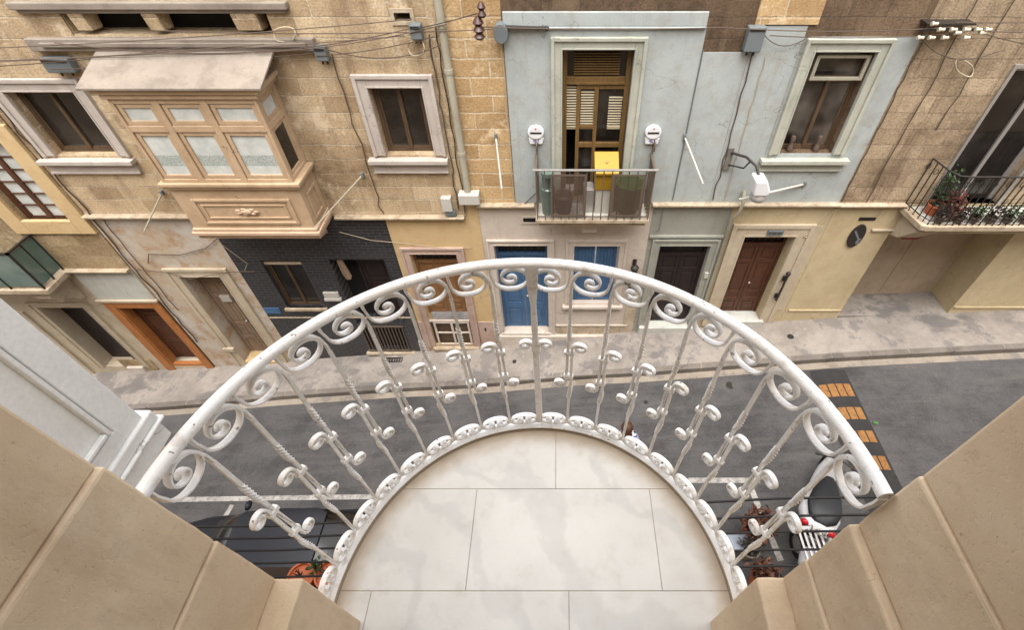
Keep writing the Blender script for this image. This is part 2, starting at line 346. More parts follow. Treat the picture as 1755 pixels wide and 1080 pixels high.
mt['bronze'] = plain('bronze_painted_iron', (128,112,98), .45, .2)
mt['alu'] = plain('brushed_aluminium', (196,192,188), .35, .6, k=.8)
mt['pvc'] = paint('pale_grey_pvc_pipe', (186,180,160), (172,166,148), (140,126,104), amt=.2, streak=.2)
mt['cable'] = plain('black_cable', (36,33,32), .6, k=.5)
mt['cableb'] = plain('brown_cable', (104,86,72), .6, k=.6)
mt['cablew'] = plain('pale_cable', (206,190,160), .6)
mt['boxg'] = plain('grey_junction_box', (128,136,138), .5)
mt['boxw'] = plain('white_plastic_box', (220,216,206), .5)
mt['porc'] = plain('white_porcelain', (226,214,190), .3); mt['porcb'] = plain('brown_porcelain', (84,54,48), .3)
mt['wpaint'] = paint('white_painted_timber', (236,236,233), (228,228,225), (196,192,184), amt=.15, streak=.15, rough=.5, k=.92)
mt['mesh'] = plain('brown_plastic_mesh_screen', (112,94,82), .6)
def screen():
    t = NT('see_through_brown_mesh'); t.out(S((104, 86, 74), .6), .6); tr = t.new('ShaderNodeBsdfTransparent'); mx = t.new('ShaderNodeMixShader'); mx.inputs[0].default_value = .5
    t.ln(tr.outputs[0], mx.inputs[1]); t.ln(t.b.outputs[0], mx.inputs[2]); t.ln(mx.outputs[0], t.n['Material Output'].inputs['Surface']); return t.m
mt['screen'] = screen()
mt['yel'] = plain('yellow_plastic', (224,174,34), .5, k=.48); mt['yeld'] = plain('dark_yellow_plastic', (206,158,30), .5, k=.5)
mt['green'] = plain('green_plastic', (84,140,66), .5); mt['purple'] = plain('blue_purple_ink', (104,96,170), .5)
mt['blind'] = plain('cream_slat_blind', (196,182,150), .6, k=.6)
mt['red'] = plain('red_plastic', (196,36,44), .3, k=.8); mt['white_gloss'] = plain('glossy_white_paint', (232,232,234), .2, k=.8, spec=.6)
mt['seat'] = plain('black_vinyl', (44,46,50), .5, k=.5); mt['terra'] = plain('terracotta', (206,112,68), .7, k=.65)
mt['soil'] = plain('dark_soil', (60,44,34), .95); mt['carpaint'] = plain('charcoal_car_paint', (58,60,68), .45, .2, k=.4, spec=.3)
mt['mark'] = paint('worn_white_road_paint', (206,202,196), (160,156,150), (112,108,106), amt=.8, streak=0, sc=6, k=.7)
mt['hump'] = paint('dark_rubber_hump', (70,68,68), (60,58,58), (96,92,88), amt=.35, streak=0, sc=6, k=.42)
mt['humpy'] = paint('worn_orange_yellow_paint', (204,148,84), (184,126,68), (96,80,64), amt=.75, streak=0, sc=9, k=.48)
mt['pinkpvc'] = plain('red_sign_paint', (176,52,58), .5)
mt['skin'] = plain('skin', (200,150,120), .5); mt['hair'] = plain('brown_hair', (92,58,40), .6)
def leafmat(name, c, c2):
    t = NT(name); return t.out(t.mix(t.ramp(t.noise(14), .35, .65), S(c, .6), S(c2, .6)), .6, None, 0, 0, 0, .3)
mt['leafg'] = leafmat('green_leaves', (74,98,56), (50,70,40)); mt['leafr'] = leafmat('copper_brown_leaves', (136,92,72), (78,50,42)); mt['leafp'] = leafmat('dark_purple_leaves', (86,66,66), (58,62,46))
mt['flowr'] = leafmat('red_flowers', (146,48,44), (110,38,38))
def striped():
    t = NT('blue_white_striped_cloth'); w = t.new('ShaderNodeTexWave', wave_type='BANDS', bands_direction='Z'); w.inputs['Scale'].default_value = 9
    t.ln(t.pos, w.inputs['Vector']); return t.out(t.mix(t.ramp(w.outputs['Fac'], .45, .55), S((214,218,228), .8), S((70,84,130), .8)), .8)
mt['stripe'] = striped()

# ---- ground profile: the street climbs to the right -----------------------
ZB = [(-40,-4.4),(-20,-2.5),(-11.3,-1.5),(-8.9,-1.36),(-5.5,-.94),(-3.8,-.74),(-1.8,-.5),(-1.2,-.37),(0,-.14),(2,.08),(4.6,.38),(6.35,.53),(9.6,.74),(20,1.5),(40,3)]
def interp(T, x):
    if x <= T[0][0]: return T[0][1]
    for (a, p), (b, q) in zip(T, T[1:]):
        if x <= b: return p+(q-p)*(x-a)/(b-a)
    return T[-1][1]
def zb(x):     # pavement level, smoothed
    return sum(interp(ZB, x+d) for d in (-.7, -.35, 0, .35, .7))/5
KH = .11
def zr(x): return zb(x)-KH-.03
KY = [(-40,4.4),(-12,5.05),(-8,5.6),(-6,5.9),(-3.2,6.33),(-1.2,6.33),(1.8,6.42),(4.5,6.42),(7,6.5),(9.6,6.55),(40,6.9)]   # kerb line, refined below
def pix_ground(px, py, zoff=0):    # the point of the street surface seen at a photo pixel (used once, to read the street plan)
    s_, c_ = math.sin(R(47.3)), math.cos(R(47.3)); u = (px-956)/840; v = (py-540)/840
    rx, ry, rz = u, c_-v*s_, -s_-v*c_; t = 9.
    for _ in range(30):
        t = (zr(rx*t)+zoff-EYE)/rz
    return rx*t, ry*t
def KYf(x): return interp(KY, x)
_k = []
for px, py in ((290,700),(480,683),(700,668),(906,655),(1100,642),(1288,628),(1450,616),(1686,604)):
    x, y = pix_ground(px, py, KH*.5); _k.append((x, y))
KY = [(-40, _k[0][1]-.6), (-12, _k[0][1]-.1)]+_k+[(40, _k[-1][1]+.3)]
print('kerb', [(round(a, 2), round(b, 2)) for a, b in KY])
XS = [x*.35-28 for x in range(161)]
def strip(ya, yb, zf, name, m, ny=6, kind='structure', thick=None, xs=XS):
    b = MB(); vs = []; fs = []; n = len(xs)
    for x in xs:
        for j in range(ny+1):
            y = ya(x)+(yb(x)-ya(x))*j/ny; vs.append((x, y, zf(x)))
    for i in range(n-1):
        for j in range(ny): a = i*(ny+1)+j; fs.append((a, a+ny+1, a+ny+2, a+1))
    b.add(vs, fs); return b.build(name, m, kind=kind, smooth=True)
FY = 7.5
cst = lambda v: (lambda x: v)
strip(cst(-40), cst(60), lambda x: zr(x)-.12, 'ground', mt['kerb'], 4)
strip(cst(1.55), lambda x: KYf(x)-.16, zr, 'road', mt['asphalt'], 14)
# gutter stones
strip(lambda x: KYf(x)-.17, lambda x: KYf(x)+.02, lambda x: zr(x)+.006, 'gutter', mt['gutter'], 2)
# kerb and pavements are real steps
def pavement(y0, y1, name, edge):
    b = MB(); vs = []; fs = []; n = len(XS); prof = 5
    for x in XS:
        a, c = y0(x), y1(x); e = a if edge > 0 else c; q = .018*edge
        if edge > 0: P = [(a, zr(x)-.1), (a, zb(x)-.02), (a+.018, zb(x)), (a+.14, zb(x)+.002), (c, zb(x)+.002)]
        else: P = [(a, zb(x)), (c-.14, zb(x)), (c-.018, zb(x)), (c, zb(x)-.02), (c, zr(x)-.1)]
        vs += [(x, p, z) for p, z in P]
    for i in range(n-1):
        for j in range(4): k = i*5+j; fs.append((k, k+5, k+6, k+1))
    b.add(vs, fs); return b.build(name, mt['pave'], kind='structure')
pavement(KYf, cst(10.5), 'pavement', 1)
pavement(cst(.1), cst(1.6), 'pavement', -1)
kb = MB()
x = -16.
while x < 16:
    w = random.uniform(.75, 1.15); x1 = x+w-.012; xa, xb = x, x1
    a, c = KYf(xa), KYf(xb)
    kb.add([(xa,a-.012,zr(xa)-.05),(xb,c-.012,zr(xb)-.05),(xb,c+.13,zr(xb)-.05),(xa,a+.13,zr(xa)-.05),(xa,a-.012,zb(xa)+.004),(xb,c-.012,zb(xb)+.004),(xb,c+.13,zb(xb)+.006),(xa,a+.13,zb(xa)+.006)],
        [(0,3,2,1),(4,5,6,7),(0,1,5,4),(1,2,6,5),(2,3,7,6),(3,0,4,7)]); x += w
kb.build('kerb', mt['kerb'], kind='structure', bevel=.012)
def marking(pts, w, name='road_marking'):
    b = MB()
    for (xa, ya), (xb, yb) in zip(pts, pts[1:]):
        n = max(2, int(math.hypot(xb-xa, yb-ya)/.25)); dx, dy = xb-xa, yb-ya; L = math.hypot(dx, dy); nx, ny = -dy/L*w/2, dx/L*w/2; vs = []
        for i in range(n+1):
            t = i/n; x, y = xa+dx*t, ya+dy*t
            for s_ in (-1, 1): vs.append((x+nx*s_, y+ny*s_, zr(x+nx*s_)+.005))
        b.add(vs, [(2*i, 2*i+2, 2*i+3, 2*i+1) for i in range(n)])
    b.build(name, mt['mark'], kind='structure')
pg = pix_ground
marking([pg(300,857), pg(640,852)], .1); marking([pg(398,866), pg(355,938)], .1)
marking([pg(1180,824), pg(1302,824)], .1); marking([pg(1284,830), pg(1338,962)], .1)
# manhole / drain covers
def cover(px, py, r, lab, m='iron', zo=0):
    x, y = pg(px, py, zo); b = MB().lathe([(r, -.02), (r, .006), (r*.9, .008), (r*.88, .004), (r*.3, .004), (r*.28, .008), (0.001, .008)], (x, y, zr(x)+zo), 24)
    b.build('drain_cover', mt[m], cat='drain cover', label=lab, smooth=True)
cover(1355, 577, .07, 'small round drain cover in the pavement below the oval sign', zo=KH+.035)
cover(1252, 661, .09, 'round cover in the asphalt beside the gutter')
cover(1243, 780, .05, 'tiny round cover in the asphalt near the white bay line')
cover(882, 620, .05, 'small square-looking grey cover in the pavement below the blue door', zo=KH+.035); cover(1107, 690, .045, 'tiny dark cover in the asphalt under the railing right of centre')
gx, gy = pg(682, 617, KH+.035)
dg = MB(); 
for k in range(9): dg.box(gx-.28+k*.062, gx-.25+k*.062, gy-.05, gy+.05, zb(gx)-.02, zb(gx)+.016)
dg.box(gx-.3, gx+.29, gy+.05, gy+.07, zb(gx)-.02, zb(gx)+.016).box(gx-.3, gx+.29, gy-.07, gy-.05, zb(gx)-.02, zb(gx)+.016)
dg.build('vent_grating', mt['iron'], cat='grating', label='narrow dark iron grating in the pavement below the barred shop grille')

# speed hump: black rubber cushion with four yellow-striped pads
hx0, hx1 = pg(1388, 640)[0], pg(1450, 640)[0]
hump = thing('speed_hump', 'dark speed hump with orange yellow striped pads across the road', 'speed hump', (hx0, 5.2, zr(hx0)))
hy1, hy0 = pg(1415, 636)[1], 1.7
vs = []; fs = []; NH = 8
for i in range(9):
    t = i/8; x = hx0+(hx1-hx0)*t
    for j in range(2): vs.append((x, (hy0, hy1)[j], zr(x)+.006+.045*math.sin(math.pi*t)))
MB().add(vs, [(2*i, 2*i+1, 2*i+3, 2*i+2) for i in range(8)]).build('ramp', mt['hump'], hump, smooth=True)
ys_ = [pg(1440, p)[1] for p in (660, 682, 701, 722, 742, 762, 786, 810)]
for k in range(4):
    ya, yb = ys_[2*k+1], ys_[2*k]
    b = MB()
    for q in range(4):
        t0, t1 = .08+q*.22, .08+q*.22+.185
        P = [(hx0+(hx1-hx0)*t, zr(hx0+(hx1-hx0)*t)+.012+.045*math.sin(math.pi*t)) for t in (t0, (t0+t1)/2, t1)]
        b.add([(x, y, z) for x, z in P for y in (ya, yb)], [(0,1,3,2), (2,3,5,4)])
    b.build('striped_pad', mt['humpy'], hump)
b = MB(); x_, y_ = pg(1500, 726); b.ball((x_, y_, zr(x_)+.02), .04, sc=(1.4,.8,.5)).build('crushed_can', mt['green'], cat='litter', label='small bright green crushed can beside the speed hump', smooth=True)

# ------------------------------------------------------------------ facade helpers
def wall(x0, x1, z0, z1, holes, y=FY, depth=.3, zlow=None):
    """wall slab with rectangular openings and their reveals; holes = (x0,x1,z0,z1)"""
    b = MB(); xs = sorted({x0, x1}|{h[i] for h in holes for i in (0, 1) if x0 < h[i] < x1}); zs = sorted({z0, z1}|{h[i] for h in holes for i in (2, 3) if z0 < h[i] < z1})
    ins = lambda cx, cz: any(h[0] < cx < h[1] and h[2] < cz < h[3] for h in holes)
    for xa, xb in zip(xs, xs[1:]):
        for za, zc in zip(zs, zs[1:]):
            if not ins((xa+xb)/2, (za+zc)/2):
                b.add([(xa,y,za),(xb,y,za),(xb,y,zc),(xa,y,zc)], [(0,1,2,3)]); b.add([(xa,y+depth,za),(xb,y+depth,za),(xb,y+depth,zc),(xa,y+depth,zc)], [(3,2,1,0)])
    for h in holes:
        a, c, d0, e = max(h[0], x0), min(h[1], x1), max(h[2], z0), min(h[3], z1)
        b.add([(a,y,d0),(a,y+depth,d0),(a,y+depth,e),(a,y,e)], [(0,1,2,3)]); b.add([(c,y,d0),(c,y+depth,d0),(c,y+depth,e),(c,y,e)], [(3,2,1,0)])
        b.add([(a,y,e),(a,y+depth,e),(c,y+depth,e),(c,y,e)], [(0,1,2,3)]); b.add([(a,y,d0),(a,y+depth,d0),(c,y+depth,d0),(c,y,d0)], [(3,2,1,0)])
    for X in (x0, x1): b.add([(X,y,z0),(X,y+depth,z0),(X,y+depth,z1),(X,y,z1)], [(0,1,2,3)])
    for Z in (z0, z1): b.add([(x0,y,Z),(x0,y+depth,Z),(x1,y+depth,Z),(x1,y,Z)], [(0,1,2,3)])
    return b
def frame(b, x0, x1, z0, z1, w, y0, y1, bottom=True):     # rectangular ring
    b.box(x0, x0+w, y0, y1, z0, z1); b.box(x1-w, x1, y0, y1, z0, z1); b.box(x0+w, x1-w, y0, y1, z1-w, z1)
    if bottom: b.box(x0+w, x1-w, y0, y1, z0, z0+w)
    return b
def surround(par, x0, x1, z0, z1, w, mat, y=FY, bottom=False, out=.05, label=None):
    """stepped moulding around an opening x0..x1,z0..z1"""
    b = MB(); frame(b, x0-w, x1+w, z0-(w if bottom else 0), z1+w, w*.98, y-out*.55, y+.02, bottom)
    frame(b, x0-w, x1+w, z0-(w if bottom else 0), z1+w, w*.3, y-out, y-out*.55+.003, bottom)
    frame(b, x0-w*.16, x1+w*.16, z0-(w*.16 if bottom else 0), z1+w*.16, w*.13, y-out*.75, y-out*.55+.003, bottom)
    return b.build('surround', mat, par, bevel=.008, label=label)
def sill(par, x0, x1, z, mat, out=.14, h=.07, low=.16, y=FY):
    b = MB().box(x0, x1, y-out, y+.02, z-h, z).box(x0+.03, x1-.03, y-out*.6, y+.02, z-h-.03, z-h+.002)
    if low: b.box(x0+.03, x1-.03, y-out*.35, y+.02, z-h-low, z-h-.03).box(x0+.03, x1-.03, y-out*.5, y+.02, z-h-low-.03, z-h-low+.002)
    return b.build('sill', mat, par, bevel=.006)
def window(par, x0, x1, z0, z1, mat, y=FY+.16, cols=2, top=0, fw=.06, topmat=None, pane='glass'):
    w = frame(MB(), x0, x1, z0, z1, fw, y, y+.06)
    zt = z1-top if top else z1
    if top: w.box(x0+fw, x1-fw, y-.005, y+.06, zt-fw/2, zt+fw/2)
    iw = (x1-x0-2*fw)/cols
    for i in range(1, cols): X = x0+fw+iw*i; w.box(X-fw*.55, X+fw*.55, y-.01, y+.06, z0+fw, zt-(fw/2 if top else fw))
    for i in range(cols): frame(w, x0+fw+iw*i+.004, x0+fw+iw*(i+1)-.004, z0+fw+.002, zt-(fw/2 if top else fw)-.002, .03, y+.008, y+.045)
    o = w.build('window', mat, par, bevel=.004)
    MB().box(x0+.01, x1-.01, y+.025, y+.03, z0+.01, z1-.01).build('pane', mt[pane], o)
    return o
def door(par, x0, x1, z0, z1, mat, y=FY+.18, leaves=2, rows=(.0, .28, .62, 1.), fan=0, fanm='glass', handle=True, grille=False, label=None):
    zt = z1-fan
    b = frame(MB(), x0, x1, z0, z1, .05, y-.02, y+.06, False)
    if fan: b.box(x0+.05, x1-.05, y-.03, y+.06, zt-.035, zt+.035)
    ds = MB(); lw = (x1-x0-.1)/leaves; H0 = z0+.01; HH = zt-.035-H0 if fan else z1-.05-H0
    for i in range(leaves):
        a = x0+.05+lw*i+.004; c = a+lw-.008; ds.box(a, c, y+.012, y+.05, H0, H0+HH)
        for r0, r1 in zip(rows, rows[1:]):
            q0, q1 = H0+HH*r0, H0+HH*r1
            ds.box(a+.0, a+.07, y-.004, y+.012, q0, q1).box(c-.07, c, y-.004, y+.012, q0, q1).box(a+.07, c-.07, y-.0035, y+.012, q0, q0+.06).box(a+.07, c-.07, y-.003, y+.012, q1-.05, q1)
            if c-a > .34 or True:
                m0, m1 = a+.105, c-.105
                if m1-m0 > .05 and q1-q0 > .25: ds.box(m0, m1, y+.0, y+.0125, q0+.1, q1-.09)
    o = ds.build('door', mat, par, bevel=.006, label=label)
    b.build('door_frame', mat, o, bevel=.004)
    if handle:
        h = MB(); hx = (x0+x1)/2+(.06 if leaves == 2 else lw*.38); h.ball((hx, y-.03, H0+HH*.47), .028, 10).tube([(hx, y-.02, H0+HH*.47), (hx, y+.01, H0+HH*.47)], .012)
        h.build('handle', mt['alu'], o, smooth=True)
    if fan:
        f = MB().box(x0+.05, x1-.05, y+.03, y+.035, zt+.035, z1-.05); f.build('fanlight', mt[fanm], o)
        if grille:
            g = MB(); n = 7
            for k in range(1, n):
                X = x0+.05+(x1-x0-.1)*k/n; g.tube([(X, y-.005, zt+.03), (X, y-.005, z1-.05)], .007, 6)
                g.tube([(X+.03*math.cos(q*.63), y-.006, (zt+z1)/2+.05*math.sin(q*.63)) for q in range(10)], .006, 5, closed=True)
            g.build('grille', mt['iron'], o)
    return o
def ledge(par, x0, x1, z, mat, out=.12, h=.09, y=FY, label=None):
    return MB().prism([(y+.02, z-h), (y-out*.5, z-h), (y-out*.62, z-h*.55), (y-out, z-h*.4), (y-out, z-.008), (y-out+.01, z), (y+.02, z)], 'x', x0, x1).build('ledge', mat, par, bevel=.004, label=label)

# ================================================================== HOUSE with the blue upper floor
H1 = thing('blue_house', 'narrow house with pale blue upper wall and blue street door', 'house', (2, FY, 0))
BL = -.77; BR = 5.07
bd = (.07, 1.09, 3.66, 6.2); rw = (3.66, 4.54, 4.59, 6.17)
wall(BL, BR, 3.62, 8.6, [bd, rw], depth=.32).build('upper_wall', mt['stoneT'], H1)
# paint skin, 12 mm proud, with its ragged top edge
sk = wall(BL+.01, 2.05, 3.63, 6.47, [bd], y=FY-.014, depth=.0145); sk.build('painted_plaster', mt['blue'], H1)
wall(2.055, 2.72, 3.63, 6.16, [], y=FY-.014, depth=.0145).build('painted_plaster', mt['blue'], H1)
wall(2.725, 3.62-.18, 3.63, 6.5, [], y=FY-.014, depth=.0145).build('painted_plaster', mt['blue'], H1)
wall(3.445, BR, 3.63, 6.36, [rw], y=FY-.014, depth=.0145).build('painted_plaster', mt['blue'], H1)
MB().box(BL+.02, 2.04, FY-.045, FY-.01, 6.50, 6.68).box(BL+.02, 2.04, FY-.06, FY-.01, 6.47, 6.50).build('cornice', mt['blue'], H1, bevel=.012)
wall(2.7, 3.56, 6.52, 8.5, [], y=FY-.03, depth=.031).build('orange_stone_patch', mt['stoneO'], H1)
# balcony door and its moulding
surround(H1, bd[0], bd[1], 3.66, 6.2, .17, mt['bluesur'], y=FY-.014, out=.07)
surround(H1, rw[0], rw[1], rw[2], rw[3], .18, mt['bluesur'], y=FY-.014, out=.07)
sill(H1, 3.38, 4.84, 4.52, mt['bluesur'], low=.13)
# french door: varnished frame, fanlight with louvre, screen door to the right, open left with blind
y = FY+.14
b = frame(MB(), bd[0], bd[1], 3.66, 6.2, .07, y, y+.08, False).box(.14, 1.02, y-.01, y+.08, 5.68, 5.76).box(.14, 1.02, y-.03, y+.0, 5.66, 5.69)
b.box(.29, .35, y, y+.06, 3.66, 5.68).box(.57, .63, y+.0, y+.06, 3.66, 5.68).box(.35, 1.02, y+.003, y+.06, 5.58, 5.68).box(.35, 1.02, y+.002, y+.06, 4.62, 4.7).box(.35, .57, y+.001, y+.06, 4.95, 5.0)
fd = b.build('balcony_door', mt['ochre'], H1, bevel=.004)
MB().box(.14, 1.02, y+.05, y+.055, 5.76, 6.13).box(.35, 1.02, y+.045, y+.05, 3.66, 5.62).build('pane', mt['glass'], fd)
lv = MB()
for k in range(9): lv.box(.24, .92, y+.015, y+.04, 5.79+k*.036, 5.79+k*.036+.015)
lv.build('louvre', mt['ochre'], fd)
for (a, c, z0, z1) in ((.09, .29, 4.98, 5.66), (.36, .57, 4.98, 5.6), (.80, 1.01, 4.98, 5.5)):
    bl = MB()
    n = int((z1-z0)/.042)
    for k in range(n): bl.obox(((a+c)/2, y+.036 if a > .3 else y+.02, z0+k*.042), (1,0,0), (0,.8,.6), (0,-.6,.8), (c-a)/2, .014, .0015)
    bl.box(a, c, y+.02, y+.045, z0-.05, z0-.01); bl.build('blind', mt['blind'], fd)
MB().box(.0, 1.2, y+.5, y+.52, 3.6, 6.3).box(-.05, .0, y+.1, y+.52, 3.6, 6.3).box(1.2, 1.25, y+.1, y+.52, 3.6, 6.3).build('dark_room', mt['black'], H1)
# right window
mt['glassr'] = glass('window_glass_with_drape', (44,38,34), (124,116,108)); window(H1, *rw, mt['brown'], y=FY+.14, cols=2, top=.42, fw=.055, pane='glassr')
MB().add([], []).box(rw[0]+.08, rw[1]-.02, FY+.02, FY+.06, 5.76, 5.80).box(rw[0]+.08, rw[1]-.02, FY+.02, FY+.06, 6.07, 6.11).box(rw[0]+.08, rw[0]+.13, FY+.02, FY+.06, 5.8, 6.07).box(rw[1]-.07, rw[1]-.02, FY+.02, FY+.06, 5.8, 6.07).build('open_top_light', mt['pvc'], H1)
for i, (xx, zz) in enumerate(((3.86, 4.66), (4.3, 4.66))):
    MB().lathe([(.05, 0), (.06, .02), (.04, .1), (.025, .16), (.045, .2), (.03, .26)], (xx, FY+.08, zz-.07), 12).build('window_sill_bottle', mt['mesh'], cat='ornament', label=('left' if i == 0 else 'right')+' slim brown ornament standing inside the right window of the blue house', smooth=True)
# ground floor: white stone / grey / cream
wh_holes = [(-1.25, -.21, -.9, 2.64), (.31, 1.21, 1.0, 2.63)]
wall(-1.46, 1.74, -1.2, 3.60, wh_holes, y=FY+.001).build('white_ground_floor_wall', mt['white'], H1)
gr_h = [(2.0, 2.98, -.6, 2.63)]
wall(1.742, 3.2, -1.2, 3.60, gr_h, y=FY+.004).build('grey_ground_floor_wall', mt['greyw'], H1)
cr_h = [(3.6, 4.56, -.4, 2.85)]
wall(3.202, BR, -1.2, 3.60, cr_h, y=FY+.002).build('cream_ground_floor_wall', mt['cream'], H1)
ledge(H1, 1.70, BR, 3.64, mt['ledge']); ledge(H1, -1.46, -.42, 3.62, mt['ledge'])
# blue door with fanlight
surround(H1, -1.25, -.21, -.1, 2.64, .14, mt['white'], out=.05)
door(H1, -1.25, -.21, .04, 2.64, mt['blue_door'], rows=(0, .3, .34, .75, 1.), fan=.36, grille=True)
MB().box(-1.42, 1.6, FY-.10, FY+.2, -.9, -.02).box(-1.3, -.16, FY-.06, FY+.2, -.02, .045).build('doorstep', mt['white'], H1, bevel=.01)
# blue shutter window
surround(H1, .31, 1.21, 1.0, 2.63, .15, mt['white'], out=.05)
sh = MB(); y = FY+.1
for a, c in ((.33, .75), (.77, 1.19)):
    sh.box(a, c, y+.02, y+.04, 1.02, 2.6); frame(sh, a, c, 1.02, 2.6, .06, y, y+.02)
    for k in range(4): X = a+.1+k*.065; sh.box(X, X+.05, y+.008, y+.021, 1.1, 2.52)
sh.build('blue_shutter', mt['blue_door'], H1, bevel=.003)
MB().box(.1, 1.42, FY-.1, FY+.02, .9, .97).box(.15, 1.37, FY-.05, FY+.02, .82, .9).build('sill', mt['white'], H1, bevel=.008)
MB().box(-.05, 1.6, FY-.03, FY+.02, .26, .30).build('string_course', mt['white'], H1, bevel=.004)
MB().box(-.02, 1.46, FY-.018, FY+.02, -.04, .25).box(1.5, 1.74, FY-.012, FY+.02, -.3, .92).build('plinth_panel', mt['ledge'], H1, bevel=.004)
# apse-like stone panel under the balcony
ap = MB(); P = [(.6+.78*math.cos(R(a)), 3.46+.5*math.sin(R(a))) for a in range(180, 361, 12)]
ap.prism([(x_, z_) for x_, z_ in P], 'y', FY-.05, FY+.01); ap.box(.44, .72, FY-.28, FY-.02, 3.16, 3.5)
ap.build('balcony_corbel', mt['white'], H1, bevel=.01)
vt = frame(MB(), -.68, -.38, 3.16, 3.33, .035, FY-.02, FY+.01); vt.build('vent_frame', mt['white'], H1); MB().box(-.65, -.41, FY-.01, FY+.0, 3.19, 3.3).build('vent', mt['black'], H1)
# dark door
surround(H1, 2.0, 2.98, .3, 2.63, .17, mt['greyw'], out=.05)
door(H1, 2.0, 2.98, .3, 2.63, mt['dark_door'], rows=(0, .3, .8, 1.), fan=.3, y=FY+.12)
MB().box(1.86, 3.12, FY-.12, FY+.2, -.2, .3).build('doorstep', mt['paleblue'], H1, bevel=.01)
MB().box(1.76, 3.18, FY-.05, FY+.02, 2.84, 2.89).build('string_course', mt['greyw'], H1, bevel=.008)
# red brown door
surround(H1, 3.6, 4.56, .3, 2.85, .3, mt['cream2'], out=.05)
door(H1, 3.6, 4.56, .5, 2.85, mt['red_door'], rows=(0, .2, .32, .78, 1.), fan=.36, y=FY+.24, grille=True)
MB().box(3.5, 4.66, FY-.1, FY+.3, -.2, .5).build('doorstep', mt['paleblue'], H1, bevel=.01)
ns = MB().box(3.98, 4.28, FY-.062, FY-.03, 2.92, 3.03); ns.build('name_plate', mt['boxg'], H1, bevel=.003)
nt = MB()
for k in range(8): nt.box(4.0+k*.033, 4.0+k*.033+(.02, .012, .024, .02, .01, .022, .018, .02)[k], FY-.0665, FY-.062, 2.955, 2.955+(.04,.045,.035,.04,.045,.035,.045,.04)[k])
nt.build('plate_lettering', mt['iron'], H1)
MB().box(4.88, 5.0, FY-.012, FY+.002, .8, 3.1).build('surround', mt['cream2'], H1)
# round bushes by the letter holes: two black iron door lamps
def lamp(x_, z_, lab):
    t = thing('wall_lantern', lab, 'wall lamp', (x_, FY, z_))
    MB().tube([(x_, FY, z_+.1), (x_, FY-.1, z_+.12), (x_, FY-.12, z_+.05)], .012, 8).box(x_-.04, x_+.04, FY-.02, FY, z_+.02, z_+.16).build('bracket', mt['iron'], t)
    MB().lathe([(.015, .09), (.07, .06), (.085, .04), (.06, -.08), (.03, -.1)], (x_, FY-.12, z_), 8).build('lantern', mt['iron'], t)
lamp(1.55, 2.12, 'upper black iron lantern on the pale pier right of the blue shutter'); lamp(1.55, 1.62, 'lower black iron lantern just above the railing right of the blue shutter')
MB().box(3.02, 3.1, FY-.06, FY, 1.8, 1.95).build('letter_box', mt['boxw'], cat='doorbell box', label='small white doorbell box beside the dark brown door', bevel=.005)
t = thing('door_knocker_post', 'tall narrow black iron bell pull right of the red brown door', 'bell pull', (4.72, FY-.05, 1.6))
MB().tube([(4.70, FY-.1, 1.95), (4.70, FY-.12, 1.6), (4.70, FY-.1, 1.2)], .022, 8).ball((4.70, FY-.11, 1.98), .05).build('rod', mt['iron'], t, smooth=True)
for a_ in (1.75, 1.25): MB().box(4.65, 4.75, FY-.085, FY-.05, a_, a_+.12).build('plate', mt['iron'], t)

# balcony of the blue house
BY = 6.95
def bar_rail(par, x0, x1, yf, yb, zt, z0, m, n, r=.009, scroll=True):
    b = MB()
    for X, Y in [(x0+(x1-x0)*k/n, yf) for k in range(n+1)]+[(X, yf+(yb-yf)*k/5) for X in (x0, x1) for k in range(1, 5)]:
        b.box(X-r, X+r, Y-r, Y+r, z0, zt)
    b.box(x0-r*.9, x1+r*.9, yf-.008, yf+.008, z0+.05, z0+.07)
    for X in (x0, x1): b.box(X-.008, X+.008, yf, yb, z0+.05, z0+.07)
    return b.build('bars', m, par)
bal = thing('balcony', 'small iron balcony with brown mesh screens under the tall blue house door', 'balcony', (.6, 7.2, 3.6))
MB().box(-.38, 1.58, BY, FY-.05, 3.56, 3.64).box(-.33, 1.53, BY+.06, FY-.05, 3.47, 3.56).build('slab', mt['ledge'], bal, bevel=.012)
MB().box(-.33, 1.53, BY+.05, FY-.05, 3.641, 3.648).build('floor_tiles', mt['boxw'], bal)
rl = MB().box(-.40, 1.60, BY-.015, BY+.025, 4.585, 4.612)
rl.build('handrail', mt['alu'], bal, bevel=.004)
for a_ in (-.37, 1.53): MB().box(a_, a_+.04, BY+.03, FY, 4.57, 4.6).build('side_rail', mt['bronze'], bal)
bar_rail(bal, -.35, 1.55, BY+.01, FY-.05, 4.58, 3.645, mt['bronze'], 14)
for a, c in ((-.12, .46), (.88, 1.40)): frame(MB(), a, c, 3.72, 4.53, .03, BY-.012, BY-.002).build('screen_frame', mt['bronze'], bal)
for a, c in ((-.12, .46), (.88, 1.40)): MB().box(a+.02, c-.02, BY-.008, BY-.004, 3.74, 4.51).build('mesh_screen', mt['screen'], bal)
for X in (-.34, 1.56):   # lyre scrolls on the wall ends of the rail
    b = MB(); pts = [(X, FY-.14+.07*(1-k/26)*math.cos(k*.5)*.9, 4.78+.10*(1-k/30)*math.sin(k*.5)) for k in range(22)]
    b.tube(pts, .012, 6); b.box(X-.012, X+.012, FY-.05, FY-.02, 3.7, 4.86)
    for q in range(4): b.tube([(X, FY-.09+.04*math.cos(a), 4.25+q*.1+.045*math.sin(a)) for a in [j*.7 for j in range(9)]], .008, 5, closed=True)
    b.build('end_scroll', mt['bronze'], bal)
ct = thing('yellow_crate', 'bright yellow plastic box with a slanted lid on the blue house balcony', 'storage box', (.9, 7.2, 4.2))
